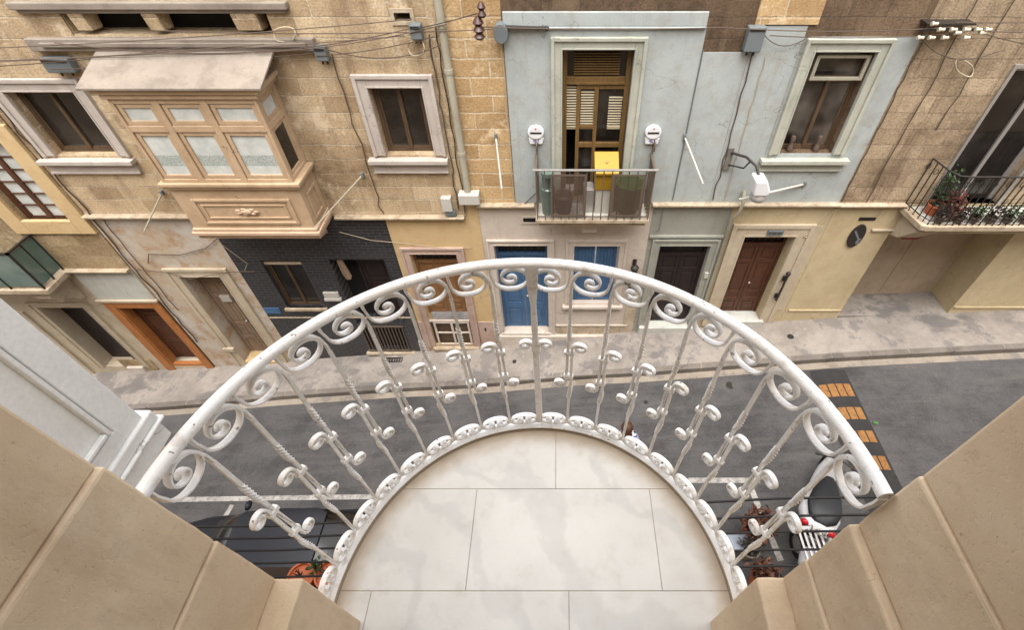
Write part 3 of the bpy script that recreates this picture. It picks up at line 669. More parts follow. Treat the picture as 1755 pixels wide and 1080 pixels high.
MB().prism([(7.12, 4.12), (7.4, 4.12), (7.42, 4.62), (7.12, 4.42)], 'x', .62, .97).build('body', mt['yeld'], ct, bevel=.012)
MB().prism([(7.09, 4.42), (7.43, 4.63), (7.43, 4.665), (7.09, 4.46)], 'x', .60, 1.0).build('lid', mt['yel'], ct, bevel=.01)
em = MB(); [em.obox((.8+.02*math.cos(R(a)), 7.25+.016*math.sin(R(a)), 4.573+.012*math.sin(R(a))), (math.sin(R(a)), 0, math.cos(R(a))), (0,1,0), (1,0,0), .014, .004, .006) for a in (30, 150, 270)]
em.build('emblem', mt['boxw'], ct)
MB().box(.64, .96, 7.14, 7.4, 3.65, 4.12).build('stand', mt['boxw'], ct, bevel=.01)
t = thing('green_tub', 'large green plastic tub behind the right mesh screen of the balcony', 'tub', (1.24, 7.2, 3.65)); MB().lathe([(.15, 0), (.2, .1), (.23, .52), (.25, .54), (.25, .58), (.21, .58), (.18, .3)], (1.22, 7.2, 3.65), 24).build('body', mt['green'], t, smooth=True)
MB().lathe([(.1, 0), (.12, .5), (.1, .52), (.09, .72), (.105, .74), (.1, .8)], (-.17, 7.16, 3.65), 16).build('water_container', mt['greenglass'], cat='container', label='pale turquoise container at the left corner of the balcony', smooth=True)
MB().lathe([(.13, 0), (.17, .3), (.18, .34), (.15, .34), (.13, .2)], (.1, 7.2, 3.65), 16).build('brown_pot', mt['terra'] if False else mt['mesh'], cat='flower pot', label='brown pot behind the left mesh screen of the balcony', smooth=True)
MB().box(.44, .62, 7.16, 7.42, 3.65, 4.1).box(.46, .6, 7.18, 7.40, 4.1, 4.12).build('drawer_unit', mt['alu'], cat='cabinet', label='low white drawer cabinet between the two mesh screens', bevel=.008)
def alarm(x_, z_, lab):
    t = thing('alarm_box', lab, 'alarm box', (x_, FY-.014, z_), 'round white alarm boxes beside the balcony door')
    y0 = FY-.014
    MB().prism([(x_+.13*math.cos(a*math.pi/12), z_+.03+.11*math.sin(a*math.pi/12)) for a in range(24)], 'y', y0-.08, y0).build('cover', mt['white_gloss'], t, bevel=.015)
    MB().prism([(x_-.1, z_-.17), (x_+.1, z_-.17), (x_+.12, z_-.07), (x_-.12, z_-.07)], 'y', y0-.06, y0).build('lower_cover', mt['white_gloss'], t, bevel=.008)
    MB().box(x_-.09, x_+.09, y0-.084, y0-.079, z_+.015, z_+.045).build('dark_band', mt['iron'], t)
    b = MB()
    for k, (dx, dz, w, h) in enumerate(((-.045, -.105, .05, .01), (-.05, -.125, .06, .01), (-.03, -.145, .07, .01), (.03, -.12, .012, .04))): b.box(x_+dx, x_+dx+w, y0-.0635, y0-.0605, z_+dz, z_+dz+h)
    b.build('emblem', mt['purple'], t); MB().ball((x_, y0-.08, z_+.1), .012).build('indicator', mt['red'], t)
alarm(-.35, 4.96, 'round white alarm box left of the balcony door'); alarm(1.52, 4.96, 'round white alarm box right of the balcony door')

# ================================================================== HOUSE in the middle-left, with the enclosed timber balcony
H2 = thing('sandstone_house', 'weathered sandstone house with timber bay balcony and dark tiled shop front', 'house', (-5, FY, -1))
w1 = (-2.85, -2.05, 4.56, 5.66); w2 = (-8.35, -7.3, 4.55, 5.6); vh = (-2.22, -2.0, 6.56, 6.66)
lg = (-6.75, -3.95, 6.38, 6.70)
wall(-8.72, -1.66, 3.32, 8.6, [w1, w2, vh, lg], depth=.35).build('upper_wall', mt['stoneA'], H2)
wall(-1.66, BL-.002, 3.62, 8.6, [], y=FY+.004).build('corner_stonework', mt['stoneO'], H2)
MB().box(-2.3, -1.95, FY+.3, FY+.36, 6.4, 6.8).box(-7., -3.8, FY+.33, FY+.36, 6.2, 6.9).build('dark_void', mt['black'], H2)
frame(MB(), -2.27, -1.95, 6.51, 6.71, .05, FY-.02, FY+.02).build('vent_frame', mt['ledge'], H2)
for w in (w1, w2):
    surround(H2, w[0], w[1], w[2], w[3], .2, mt['lilac'], out=.06)
    sill(H2, w[0]-.3, w[1]+.22, w[2]-.04, mt['lilac'], low=.17)
    window(H2, *w, mt['brown'], y=FY+.13, fw=.06)
# loggia slab with stone stubs above the bay
MB().box(-7.3, -3.6, FY-.10, FY+.02, 6.71, 6.80).box(-7.25, -3.65, FY-.06, FY+.02, 6.66, 6.71).build('upper_slab', mt['roofs'], H2, bevel=.015)
MB().box(-7.4, -3.4, FY-.10, FY+.02, 6.2, 6.36).box(-7.2, -3.5, FY-.13, FY-.1, 6.26, 6.32).build('grey_ledge', mt['roofs'], H2, bevel=.01)
for X in (-6.62, -5.62, -4.42): MB().prism([(FY-.05, 6.66), (FY-.02, 6.44), (FY+.2, 6.42), (FY+.25, 6.66)], 'x', X, X+(.34 if X > -5 else .2)).build('corbel', mt['stoneA'], H2, bevel=.012)
# ground floor of this house
wall(-8.72, -6.56, -2.2, 3.30, [(-7.85, -7.02, -1.3, 1.8)], y=FY+.002, depth=.45).build('whitewashed_wall', mt['whitish'], H2)
wall(-6.558, -3.22, -2.2, 3.30, [(-6.0, -5.2, .86, 2.24), (-4.62, -3.5, .32, 2.26), (-4.6, -3.6, -.66, .26)], y=FY+.004, depth=.35).build('tiled_shop_wall', mt['tile'], H2)
wall(-3.218, -1.66, -1.8, 3.30, [(-2.94, -2.02, -.42, 2.42)], y=FY+.001).build('yellow_wall', mt['yellow'], H2)
wall(-1.658, -1.462, -1.8, 3.6, [], y=FY-.01).build('yellow_wall', mt['yellow'], H2)
ledge(H2, -4.1, -1.72, 3.36, mt['ledge']); ledge(H2, -8.72, -6.4, 3.38, mt['ledge'])
# wooden grey door
surround(H2, -7.85, -7.02, -1.3, 1.8, .24, mt['cream2'], out=.05)
door(H2, -7.85, -7.02, -1.05, 1.8, mt['grey_door'], rows=(0, .22, .42, .8, 1.), fan=.34, y=FY+.3, grille=True)
MB().box(-7.83, -7.04, FY-.05, FY+.3, -1.8, -1.05).build('doorstep', mt['yellow'], H2, bevel=.01)
for a_ in (-8.1, -7.0): MB().box(a_, a_+.26, FY-.09, FY, -.62, -.5).build('stone_block', mt['cream2'], H2, bevel=.01)
MB().box(-7.6, -7.38, FY+.26, FY+.29, .78, .97).build('letter_plate', mt['boxw'], H2)
# tiled shop: window, dark entrance, barred basement
window(H2, -6.0, -5.2, .86, 2.24, mt['brown'], y=FY+.1, fw=.045); MB().box(-6.05, -5.12, FY-.06, FY+.05, .8, .86).build('sill', mt['ledge'], H2)
MB().box(-6.05, -5.15, FY+.06, FY+.1, 2.08, 2.14).build('blind_box', mt['cream2'], H2)
for X in (-6.558, -3.3): pass
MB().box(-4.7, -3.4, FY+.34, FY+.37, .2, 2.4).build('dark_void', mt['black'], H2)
dd = door(H2, -4.2, -3.52, .32, 2.26, mt['dark_door'], y=FY+.27, leaves=1, handle=False)
# carved plaque in the doorway, white letter box beside it
MB().prism([(-4.5,2.2),(-4.38,2.22),(-4.32,1.75),(-4.36,1.66),(-4.45,1.64),(-4.5,1.8)], 'y', FY+.06, FY+.09).build('hanging_wood_plaque', mt['grey_door'], cat='plaque', label='carved wooden plaque hanging in the dark shop entrance', bevel=.01)
MB().box(-5.06, -4.7, FY-.06, FY+.01, 1.12, 1.19).box(-5.04, -4.72, FY-.04, FY+.01, 1.19, 1.36).build('letter_box', mt['boxw'], cat='letter box', label='white letter box on the dark tiles beside the shop window', bevel=.006)
gb = MB()
for k in range(13): X = -4.57+k*.079; gb.box(X-.011, X+.011, FY-.02, FY+.002, -.66, .26)
gb.box(-4.62, -3.58, FY-.03, FY+.0, .22, .26).box(-4.62, -3.58, FY-.03, FY+.0, -.66, -.62); gb.build('grille', mt['bronze'], H2)
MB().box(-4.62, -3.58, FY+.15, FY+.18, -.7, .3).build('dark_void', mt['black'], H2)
MB().box(-4.68, -3.5, FY-.08, FY+.02, -.76, -.69).build('sill', mt['ledge'], H2, bevel=.006)
MB().box(-6.54, -3.24, FY-.012, FY+.01, .52, .55).build('trim', mt['ledge'], H2)
MB().box(-6.54, -6.2, FY-.014, FY+.01, .68, .86).build('blue_band', mt['blue_door'], H2)
# yellow house door
surround(H2, -2.94, -2.02, -.5, 2.42, .17, mt['pinkw'], out=.05)
door(H2, -2.94, -2.02, .56, 2.42, mt['tan_door'], rows=(0, .22, .8, 1.), fan=.32, y=FY+.16, grille=True)
gt = MB().box(-2.94, -2.02, FY-.02, FY+.01, .40, .46)
frame(gt, -2.86, -2.04, -.42, .4, .045, FY-.02, FY+.01); gt.box(-2.47, -2.42, FY-.019, FY+.009, -.38, .36).box(-2.81, -2.08, FY-.018, FY+.008, .0, .04)
gt.build('low_gate', mt['white'], H2, bevel=.004); MB().box(-2.94, -2.02, FY+.05, FY+.07, -.42, .4).build('gate_board', mt['brown'], H2)
MB().box(-3.0, -1.9, FY-.1, FY+.02, -.56, -.48).build('sill', mt['ledge'], H2)
for a_, c_ in ((-1.83, -1.47), (-3.2, -3.12)): MB().box(a_, c_, FY-.022, FY+.0, -.9, .40).build('pink_dado', mt['pinkw'], H2)
MB().box(-1.70, -1.66, FY-.03, FY-.02, .1, .2).build('keyhole_plate', mt['iron'], H2)

# enclosed timber balcony (gallarija)
GY = 6.85
G_ = thing('enclosed_balcony', 'tan timber enclosed balcony with lace curtains on the sandstone house', 'enclosed balcony', (-5.2, 7.2, 3.3))
gx0, gx1 = -6.3, -4.22
# base: panelled stone-pink chest
MB().box(gx0+.0, gx1+.02, GY+.03, FY-.002, 3.52, 4.38).build('base_panel', mt['galw'], G_, bevel=.008)
b = MB()
frame(b, gx0+.25, gx1-.2, 3.62, 4.12, .05, GY+.0, GY+.032); frame(b, gx0+.36, gx1-.31, 3.73, 4.01, .03, GY+.01, GY+.032)
b.box(gx1+.02, gx1+.05, GY+.15, FY-.12, 3.62, 3.67).box(gx1+.02, gx1+.05, GY+.15, FY-.12, 4.08, 4.13).box(gx1+.02, gx1+.05, GY+.15, GY+.2, 3.67, 4.08).box(gx1+.02, gx1+.05, FY-.17, FY-.12, 3.67, 4.08)
b.build('panel_moulding', mt['galw'], G_, bevel=.008)
b = MB(); b.ball((-5.22, GY, 3.88), .09, 12, (1.1, .3, .6))
for k in range(7): b.ball((-5.22+.15*math.cos(k*.9), GY, 3.88+.05*math.sin(k*.9)), .035, 8, (1.4, .5, .8))
b.build('carved_rosette', mt['galbase'], G_, smooth=True)
MB().box(gx0-.07, gx1+.1, GY-.05, FY-.001, 4.38, 4.44).box(gx0-.04, gx1+.07, GY-.02, FY-.001, 4.32, 4.38).build('sill_moulding', mt['galw'], G_, bevel=.01)
MB().box(gx0-.06, gx1+.08, GY-.04, FY-.001, 3.40, 3.47).box(gx0-.03, gx1+.05, GY-.01, FY-.001, 3.47, 3.53).box(gx0-.02, gx1+.04, GY+.02, FY-.001, 3.30, 3.40).build('base_moulding', mt['galbase'], G_, bevel=.012)
for X in (-5.75, -4.62): MB().prism([(GY+.05, 3.3), (FY, 3.3), (FY, 2.95), (FY-.2, 3.02), (GY+.15, 3.2)], 'x', X, X+.24).build('corbel', mt['galbase'], G_, bevel=.01)
# timber carcass with windows
b = MB()
cols = [gx0, -5.66, -4.98, gx1]; pw = .05
for X in cols: b.box(X-(pw if X != gx0 else 0), X+(pw if X != gx1 else 0), GY, GY+.09, 4.44, 5.78)
for a, c in zip(cols, cols[1:]): b.box(a+pw, c-pw, GY+.002, GY+.09, 5.28, 5.38).box(a+pw, c-pw, GY+.002, GY+.09, 5.7, 5.78).box(a+pw, c-pw, GY+.002, GY+.09, 4.44, 4.5)
for X0 in (gx0, gx1-.08):
    b.box(X0, X0+.08, FY-.1, FY, 4.44, 5.78).box(X0, X0+.08, GY+.09, FY-.1, 5.28, 5.38).box(X0, X0+.08, GY+.09, FY-.1, 5.70, 5.78).box(X0, X0+.08, GY+.09, FY-.1, 4.44, 4.5)
b.build('carcass', mt['galw'], G_, bevel=.008)
for a, c in zip(cols, cols[1:]):
    for z0, z1, mm in ((4.5, 5.28, 'lace'), (5.38, 5.7, 'lace')):
        f = frame(MB(), a+pw+.01, c-pw-.01, z0+.005, z1-.005, .06, GY+.02, GY+.06); o = f.build('window', mt['galw'], G_, bevel=.006)
        MB().box(a+pw+.03, c-pw-.03, GY+.045, GY+.05, z0+.03, z1-.03).build('pane', mt[mm], o)
for X0 in (gx0+.02, gx1-.06):
    for z0, z1 in ((4.5, 5.28), (5.38, 5.7)):
        o = MB().box(X0, X0+.04, GY+.09, GY+.15, z0, z1).box(X0, X0+.04, FY-.16, FY-.1, z0, z1).box(X0, X0+.04, GY+.15, FY-.16, z1-.06, z1).box(X0, X0+.04, GY+.15, FY-.16, z0, z0+.06).build('window', mt['galw'], G_, bevel=.005)
        MB().box(X0+.018, X0+.022, GY+.14, FY-.15, z0+.05, z1-.05).build('pane', mt['glass'] if z0 < 5 else mt['lace'], o)
MB().box(gx0+.1, gx1-.1, GY+.3, GY+.32, 4.44, 5.78).build('curtain_back', mt['glass'], G_)
# entablature and lead-grey roof
MB().box(gx0-.04, gx1+.06, GY-.04, FY, 5.78, 5.86).box(gx0-.10, gx1+.12, GY-.08, FY, 5.86, 5.93).build('cornice', mt['galw'], G_, bevel=.012)
MB().add([(gx0-.2,GY-.14,5.94),(gx1+.22,GY-.14,5.94),(gx1+.22,FY,6.2),(gx0-.2,FY,6.2),(gx0-.2,GY-.14,5.975),(gx1+.22,GY-.14,5.975),(gx1+.22,FY,6.24),(gx0-.2,FY,6.24)],
   [(0,3,2,1),(4,5,6,7),(0,1,5,4),(1,2,6,5),(2,3,7,6),(3,0,4,7)]).build('roof', mt['roofs'], G_, bevel=.008)
b = MB()
for k in range(9): X = gx0+.05+k*.25; b.box(X, X+.12, GY-.09, GY+.1, 5.925, 5.955)
b.build('eaves_block', mt['galw'], G_)

# ================================================================== FAR LEFT HOUSE
H3 = thing('ochre_house', 'ochre stone house with an orange door frame and pale render band', 'house', (-10, FY, -1.4))
bw_ = (-9.95, -9.03, 3.15, 4.9)
wall(-18, -8.74, 2.02, 8.6, [bw_, (-12.9, -11.7, 3.4, 5.4)], y=FY-.01, depth=.34).build('upper_wall', mt['stoneL'], H3)
wall(-18, -8.74, -2.9, 2.0, [(-9.75, -8.95, -1.3, .93), (-11.5, -10.5, -1.3, .9), (-13.2, -12.1, -1.8, .6), (-16, -14.5, -2.2, .3)], y=FY-.008, depth=.5).build('ground_floor_wall', mt['cream2'], H3)
MB().box(-10.0, -8.76, FY-.02, FY-.005, 1.12, 1.98).build('pale_render', mt['paleblue'], H3)
b = MB(); frame(b, bw_[0]-.32, bw_[1]+.28, bw_[2]-.2, bw_[3]+.2, .3, FY-.06, FY+.02); b.build('surround', mt['yellow'], H3, bevel=.012)
o = window(H3, *bw_, mt['orange'] if False else mt['red_door'], y=FY+.08, fw=.09, pane='lace')
lt = MB()
for k in range(1, 7): z_ = bw_[2]+.12+k*.24; lt.box(bw_[0]+.05, bw_[1]-.05, FY+.075, FY+.095, z_, z_+.02)
lt.build('glazing_bars', mt['red_door'], H3)
ledge(H3, -10.3, -8.76, 2.04, mt['ledge']); ledge(H3, -18, -10.9, 2.02, mt['ledge'])
MB().box(-10.05, -8.72, FY-.07, FY, 1.08, 1.14).build('hood', mt['cream2'], H3, bevel=.006)
b = MB(); frame(b, -9.97, -8.74, -1.6, 1.08, .2, FY-.045, FY+.03, False); b.box(-9.77, -8.94, FY-.0, FY+.1, -1.6, -1.2); 
b.box(-9.80, -9.742, FY-.02, FY+.215, -1.2, .895).build('orange_door_frame', mt['orange'], H3, bevel=.01)
door(H3, -9.75, -8.95, -1.2, .9, mt['red_door'], rows=(0, .3, .36, .8, .9, 1.), y=FY+.22, leaves=1, label='dark red brown panelled door inside the orange frame')
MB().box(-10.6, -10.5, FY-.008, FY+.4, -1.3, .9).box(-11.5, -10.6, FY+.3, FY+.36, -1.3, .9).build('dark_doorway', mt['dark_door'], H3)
MB().box(-10.9, -10.5, FY-.1, FY+.5, -1.7, -1.25).build('doorstep', mt['white'], H3, bevel=.01)
surround(H3, -11.5, -10.5, -1.3, .9, .16, mt['cream2'], out=.05, y=FY-.01); surround(H3, -13.2, -12.1, -1.8, .6, .16, mt['cream2'], out=.05, y=FY-.01)
door(H3, -13.2, -12.1, -1.75, .6, mt['dark_door'], y=FY+.2); door(H3, -16, -14.5, -2.15, .3, mt['grey_door'], y=FY+.2)
MB().box(-11.0, -10.2, FY-.03, FY-.009, -1.75, -1.0).build('rough_plinth', mt['stoneL'], H3)
window(H3, -12.9, -11.7, 3.4, 5.4, mt['brown'], y=FY+.1); surround(H3, -12.9, -11.7, 3.4, 5.4, .2, mt['lilac'], y=FY-.01)
# far-left balcony
LB = thing('balcony', 'balcony with green glass panels above a carved stone corbel', 'balcony', (-11, 7.2, 2))
MB().box(-13.4, -10.0, 6.85, FY, 1.92, 2.03).box(-13.35, -10.06, 6.92, FY, 1.84, 1.92).build('slab', mt['ledge'], LB, bevel=.012)
b = MB().box(-13.35, -10.05, 6.88, 6.92, 2.9, 2.94).box(-10.09, -10.05, 6.88, FY, 2.9, 2.94)
for k in range(6): X = -13.3+k*.645; b.box(X, X+.025, 6.88, 6.91, 2.03, 2.9)
for k in range(3): b.box(-10.09, -10.06, 6.9+k*.27, 6.925+k*.27, 2.03, 2.9)
b.build('railing', mt['iron'], LB)
MB().box(-13.3, -10.06, 6.895, 6.905, 2.1, 2.88).box(-10.08, -10.07, 6.9, FY-.02, 2.1, 2.88).build('glass_panel', mt['greenglass'], LB)
MB().prism([(6.95, 1.84), (FY, 1.84), (FY, 1.2), (FY-.1, 1.22), (FY-.3, 1.45), (FY-.45, 1.5), (6.95, 1.7)], 'x', -10.55, -10.2).build('corbel', mt['ledge'], LB, bevel=.02)

# ================================================================== RIGHT HOUSE
H4 = thing('beige_stone_house', 'beige streaked stone house with cream ground floor and a garage recess', 'house', (8, FY, .6))
bdr = (6.68, 7.9, 3.5, 5.95)
wall(BR+.002, 18, 3.62, 8.6, [bdr, (11, 12, 4.5, 6.1)], y=FY-.006, depth=.34).build('upper_wall', mt['stoneR'], H4)
gar = (6.33, 8.75, -.2, 2.92)
wall(BR+.002, 18, -.9, 3.60, [gar, (11.2, 12.4, -.2, 3.0)], y=FY-.003, depth=.75).build('ground_floor_wall', mt['cream'], H4)
MB().box(6.2, 8.9, FY+.69, FY+.74, -.2, 3.0).box(7.52, 7.56, FY+.68, FY+.7, .6, 2.9).build('garage_door', mt['garage'], H4)
MB().box(6.331, 8.749, FY-.0, FY+.69, .0, .60).build('garage_floor', mt['pave'], H4)
MB().box(8.78, 17.9, FY-.03, FY, .86, .91).box(5.15, 6.3, FY-.03, FY, .76, .81).build('dado_line', mt['cream'], H4, bevel=.006)
ledge(H4, BR+.002, 6.3, 3.63, mt['ledge']); MB().box(5.95, 6.55, FY-.05, FY-.002, 3.0, 3.04).build('string_course', mt['cream2'], H4, bevel=.006)
window(H4, 6.68, 7.9, 3.5, 5.95, mt['alu'], y=FY+.12, fw=.06); frame(MB(), 6.62, 7.96, 3.5, 6.0, .05, FY-.04, FY+.0, False).build('surround', mt['alu'], H4)
window(H4, 11, 12, 4.5, 6.1, mt['brown'], y=FY+.12); door(H4, 11.2, 12.4, .7, 3.0, mt['red_door'], y=FY+.3)
MB().box(5.6, 5.9, FY-.02, FY-.002, 3.24, 3.3).build('slot_vent', mt['black'], H4)
t = thing('oval_sign', 'dark oval sign on the cream wall right of the red brown door', 'sign', (5.72, FY, 2.7))
MB().prism([(5.72+.14*math.cos(a*math.pi/16), 2.88+.27*math.sin(a*math.pi/16)) for a in range(32)], 'y', FY-.04, FY-.003).build('board', mt['iron'], t, bevel=.006)
MB().prism([(5.62,3.0),(5.65,3.02),(5.81,2.8),(5.78,2.78)], 'y', FY-.045, FY-.041).prism([(5.75,2.78),(5.82,2.84),(5.80,2.70),(5.76,2.70)], 'y', FY-.0455, FY-.041).build('motif', mt['boxg'], t)
t = thing('garage_sign', 'red number plate hanging above the garage recess', 'sign', (6.75, FY, 2.8)); MB().prism([(6.55+.0,2.86),(6.62,2.80),(6.92,2.80),(7.0,2.86),(6.92,2.92),(6.62,2.92)], 'y', FY-.03, FY-.004).build('plate', mt['pinkpvc'], t, bevel=.004)
sgn = MB()
for a in (6.62, 6.84):
    frame(sgn, a, a+.07, 2.825, 2.895, .015, FY-.034, FY-.03)
sgn.build('symbols', mt['iron'], t)
# its balcony: iron bars on a curved corner, with plants
RB = thing('balcony', 'iron balcony crowded with potted plants over the garage recess', 'balcony', (7.5, 7.2, 3.5))
MB().prism([(6.22, 7.48), (6.3, 6.9), (6.42, 6.86), (10.5, 6.86), (10.5, 7.48)], 'z', 3.46, 3.56).prism([(6.3, 7.48), (6.38, 6.96), (6.46, 6.92), (10.4, 6.92), (10.4, 7.48)], 'z', 3.38, 3.46).build('slab', mt['ledge'], RB, bevel=.01)
MB().prism([(6.95, 3.38), (FY, 3.38), (FY, 2.9), (7.3, 2.98)], 'x', 6.35, 6.75).build('corbel', mt['cream2'], RB, bevel=.012)
MB().box(6.4, 10.3, 6.95, 7.46, 3.561, 3.568).build('floor_tiles', mt['boxw'], RB)
path = [(6.27, 7.47), (6.33, 7.1), (6.42, 6.93), (6.6, 6.9), (10.4, 6.9)]
def along(pth, step):
    out = []; 
    for (a, b), (c, d) in zip(pth, pth[1:]):
        L = math.hypot(c-a, d-b); n = max(1, round(L/step))
        out += [(a+(c-a)*k/n, b+(d-b)*k/n) for k in range(n)]
    return out+[pth[-1]]
b = MB()
for X, Y in along(path, .115): b.box(X-.007, X+.007, Y-.007, Y+.007, 3.56, 4.5)
b.tube([(X, Y, 3.64) for X, Y in path], .009, 6)
for i, (X, Y) in enumerate(along(path, .23)):
    if i < 16: b.tube([(X+.035*math.cos(q), Y, 4.37+.05*math.sin(q)) for q in [k*.7 for k in range(9)]], .006, 5, closed=True)
b.build('bars', mt['iron'], RB); MB().tube([(X, Y, 4.51) for X, Y in path], .014, 8).build('handrail', mt['iron'], RB, smooth=True)

# ---- leaves and potted plants
def foliage(c, r, n, size, sc=(1, 1, 1), seed=1):
    rnd = random.Random(seed); b = MB(); c = Vector(c)
    for i in range(n):
        v = Vector((rnd.gauss(0, 1), rnd.gauss(0, 1), rnd.gauss(0, 1))); v.normalize(); v *= r*rnd.uniform(.35, 1.0)*rnd.uniform(.8, 1.15); p = c+Vector((v.x*sc[0], v.y*sc[1], v.z*sc[2]))
        u = Vector((rnd.uniform(-1, 1), rnd.uniform(-1, 1), rnd.uniform(-.6, .8))).normalized(); w = u.cross(Vector((rnd.uniform(-1, 1), rnd.uniform(-1, 1), rnd.uniform(-1, 1)))).normalized(); s_ = size*rnd.uniform(.6, 1.3); nn = u.cross(w)
        b.add([p, p+u*s_*.5+w*s_*.28+nn*s_*.06, p+u*s_, p+u*s_*.5-w*s_*.28+nn*s_*.06], [(0, 1, 2, 3)])
    return b
def plant(loc, ph, pr, fr_, leaf, lab, n=160, size=.07, pot='terra', sc=(1,1,1), flowers=0, cat='potted plant', seed=1, grp=None, soil='soil'):
    t = thing('potted_plant', lab, cat, loc, grp); x_, y_, z_ = loc
    MB().lathe([(pr*.68, 0), (pr*.95, ph*.85), (pr*1.06, ph*.85), (pr*1.06, ph), (pr*.92, ph), (pr*.88, ph*.85)], loc, 18).build('pot', mt[pot], t, smooth=True)
    MB().lathe([(pr*.9, ph*.84), (pr*.5, ph*.88), (.001, ph*.9)], loc, 14).build('soil', mt[soil], t)
    st = MB(); rnd = random.Random(seed+5)
    for k in range(6):
        a = rnd.uniform(0, 6.28); q = fr_*.6; st.tube([(x_, y_, z_+ph*.85), (x_+q*.4*math.cos(a), y_+q*.4*math.sin(a), z_+ph+fr_*.5), (x_+q*math.cos(a), y_+q*math.sin(a), z_+ph+fr_*sc[2])], [.009, .006, .003], 5)
    st.build('stems', mt['soil'], t)
    foliage((x_, y_, z_+ph+fr_*.75*sc[2]), fr_, n, size, sc, seed).build('foliage', mt[leaf], t)
    if flowers: foliage((x_, y_, z_+ph+fr_*.9*sc[2]), fr_*1.05, flowers, size*.8, sc, seed+9).build('flowers', mt['flowr'], t)
    return t
plant((6.62, 7.25, 3.57), .2, .13, .2, 'leafg', 'tall green plant at the wall corner of the plant filled balcony', sc=(.7,.7,2.2), n=170, seed=3)
plant((6.78, 7.08, 3.57), .2, .15, .2, 'leafr', 'red flowering plant on the plant filled balcony', flowers=60, seed=4, pot='mesh')
for i, (xx, lf) in enumerate(((6.62, 'leafp'), (6.95, 'leafp'), (7.22, 'leafg'), (7.5, 'leafp'), (7.8, 'leafg'), (8.1, 'leafp'), (8.5, 'leafg'))):
    plant((xx, 6.99+.0, 3.57), .12, .09, .14, lf, ['low purple leaved plant at the rounded corner of the right balcony', 'low dark plant beneath the red flowers', 'second low plant right of the red flowers, green', 'dark plant under the balcony window post', 'green plant right of the window post, bushy', 'dark plant further right along the balcony rail', 'green plant farthest right on the balcony'][i], n=110, size=.06, seed=20+i, grp='row of low pot plants along the right balcony rail', pot='mesh')

# ================================================================== services on the facades
def pipe(pts, r, lab, m='pvc', cat='pipe', name='drain_pipe', n=10, grp=None):
    return MB().tube(pts, r, n).build(name, mt[m], smooth=True, cat=cat, label=lab, group=grp)
dp = thing('drain_pipe', 'thick pale drain pipe running down the sandstone wall beside orange blockwork', 'drain pipe', (-1.58, FY-.09, 3.85))
MB().tube([(-1.58, FY-.08, 8.4), (-1.58, FY-.08, 3.86)], .055, 14).build('pipe', mt['pvc'], dp, smooth=True)
for z_ in (4.6, 5.9, 6.5, 7.6): MB().tube([(-1.58, FY-.08, z_), (-1.58, FY-.08, z_+.06)], .064, 14).build('collar', mt['pvc'], dp, smooth=True)
MB().box(-1.74, -1.38, FY-.2, FY-.005, 3.70, 3.90).build('meter_box', mt['boxw'], cat='meter box', label='wide cream meter box below the thick drain pipe', bevel=.012)
t = thing('meter_box', 'small grey meter box with fittings above the yellow wall ledge', 'meter box', (-2.0, FY, 3.5)); MB().box(-2.08, -1.9, FY-.12, FY-.001, 3.5, 3.78).build('case', mt['boxw'], t, bevel=.008); MB().box(-2.05, -1.86, FY-.1, FY-.001, 3.40, 3.48).tube([(-1.95, FY-.1, 3.4), (-1.95, FY-.1, 3.5)], .015).build('fittings', mt['boxg'], t)
pipe([(3.28, FY-.05, 3.9), (3.28, FY-.16, 3.75), (3.27, FY-.16, 3.5), (3.22, FY-.06, 3.3), (3.19, FY-.05, .1)], .03, 'slim pale pipe between the grey and cream ground floor walls')
def jagged(x_, z0, z1, n, amp, seed, y=FY-.03):
    rnd = random.Random(seed); return [(x_+rnd.uniform(-amp, amp), y+rnd.uniform(-.008, .008), z0+(z1-z0)*k/n) for k in range(n+1)]
def cab(pts, r, lab, m='cable', grp='service cables clipped to the house fronts'):
    r *= .72
    b = MB().tube(pts, r, 6); return b.build('cable', mt[m], smooth=True, cat='cable', label=lab, group=grp)
def sag(a, b, s_, n=14): return [(a[0]+(b[0]-a[0])*k/n, a[1]+(b[1]-a[1])*k/n, a[2]+(b[2]-a[2])*k/n-4*s_*(k/n)*(1-k/n)) for k in range(n+1)]
cab(jagged(-3.22, 3.4, 6.15, 16, .03, 2), .014, 'dark cable running down the sandstone wall right of the enclosed balcony', 'cableb')
cab(jagged(-1.80, 3.5, 6.4, 18, .025, 3), .016, 'knotted cable left of the thick drain pipe', 'cableb')
cab(jagged(-1.69, 3.4, 6.5, 18, .02, 4), .012, 'thin cable hugging the thick drain pipe', 'cable')
cab(jagged(-.79, 3.7, 6.35, 14, .012, 5), .010, 'thin pale cable on the border of the blue paint and orange blocks', 'cablew')
cab([(-.6,FY-.04,3.62),(-.38,FY-.04,3.85),(-.36,FY-.03,4.1)], .009, 'short dark cable looping up to the small balcony', 'cable')
cab(jagged(5.10, 3.65, 6.3, 16, .015, 6), .013, 'cable running down the border of the blue paint and right house', 'cableb')
cab(jagged(5.55, 3.65, 6.9, 16, .02, 7), .011, 'second cable on the right house wall', 'cableb')
cab(jagged(6.05, 5.0, 7.2, 12, .02, 8), .011, 'cable high on the right house wall leading to the looped wire', 'cableb')
cab(jagged(2.78, 3.7, 6.2, 16, .02, 9), .014, 'cable down the blue wall below the grey junction box', 'cableb')
cab(jagged(2.98, 3.7, 6.1, 16, .012, 10), .010, 'pale cable down the blue wall behind the street light arm', 'cablew')
cab([(2.06+.03*math.sin(k*1.3)*0, FY-.03, 3.7+k*.25) for k in range(11)], .012, 'straight grey conduit on the joint of the blue paint left of the white rod', 'boxg')
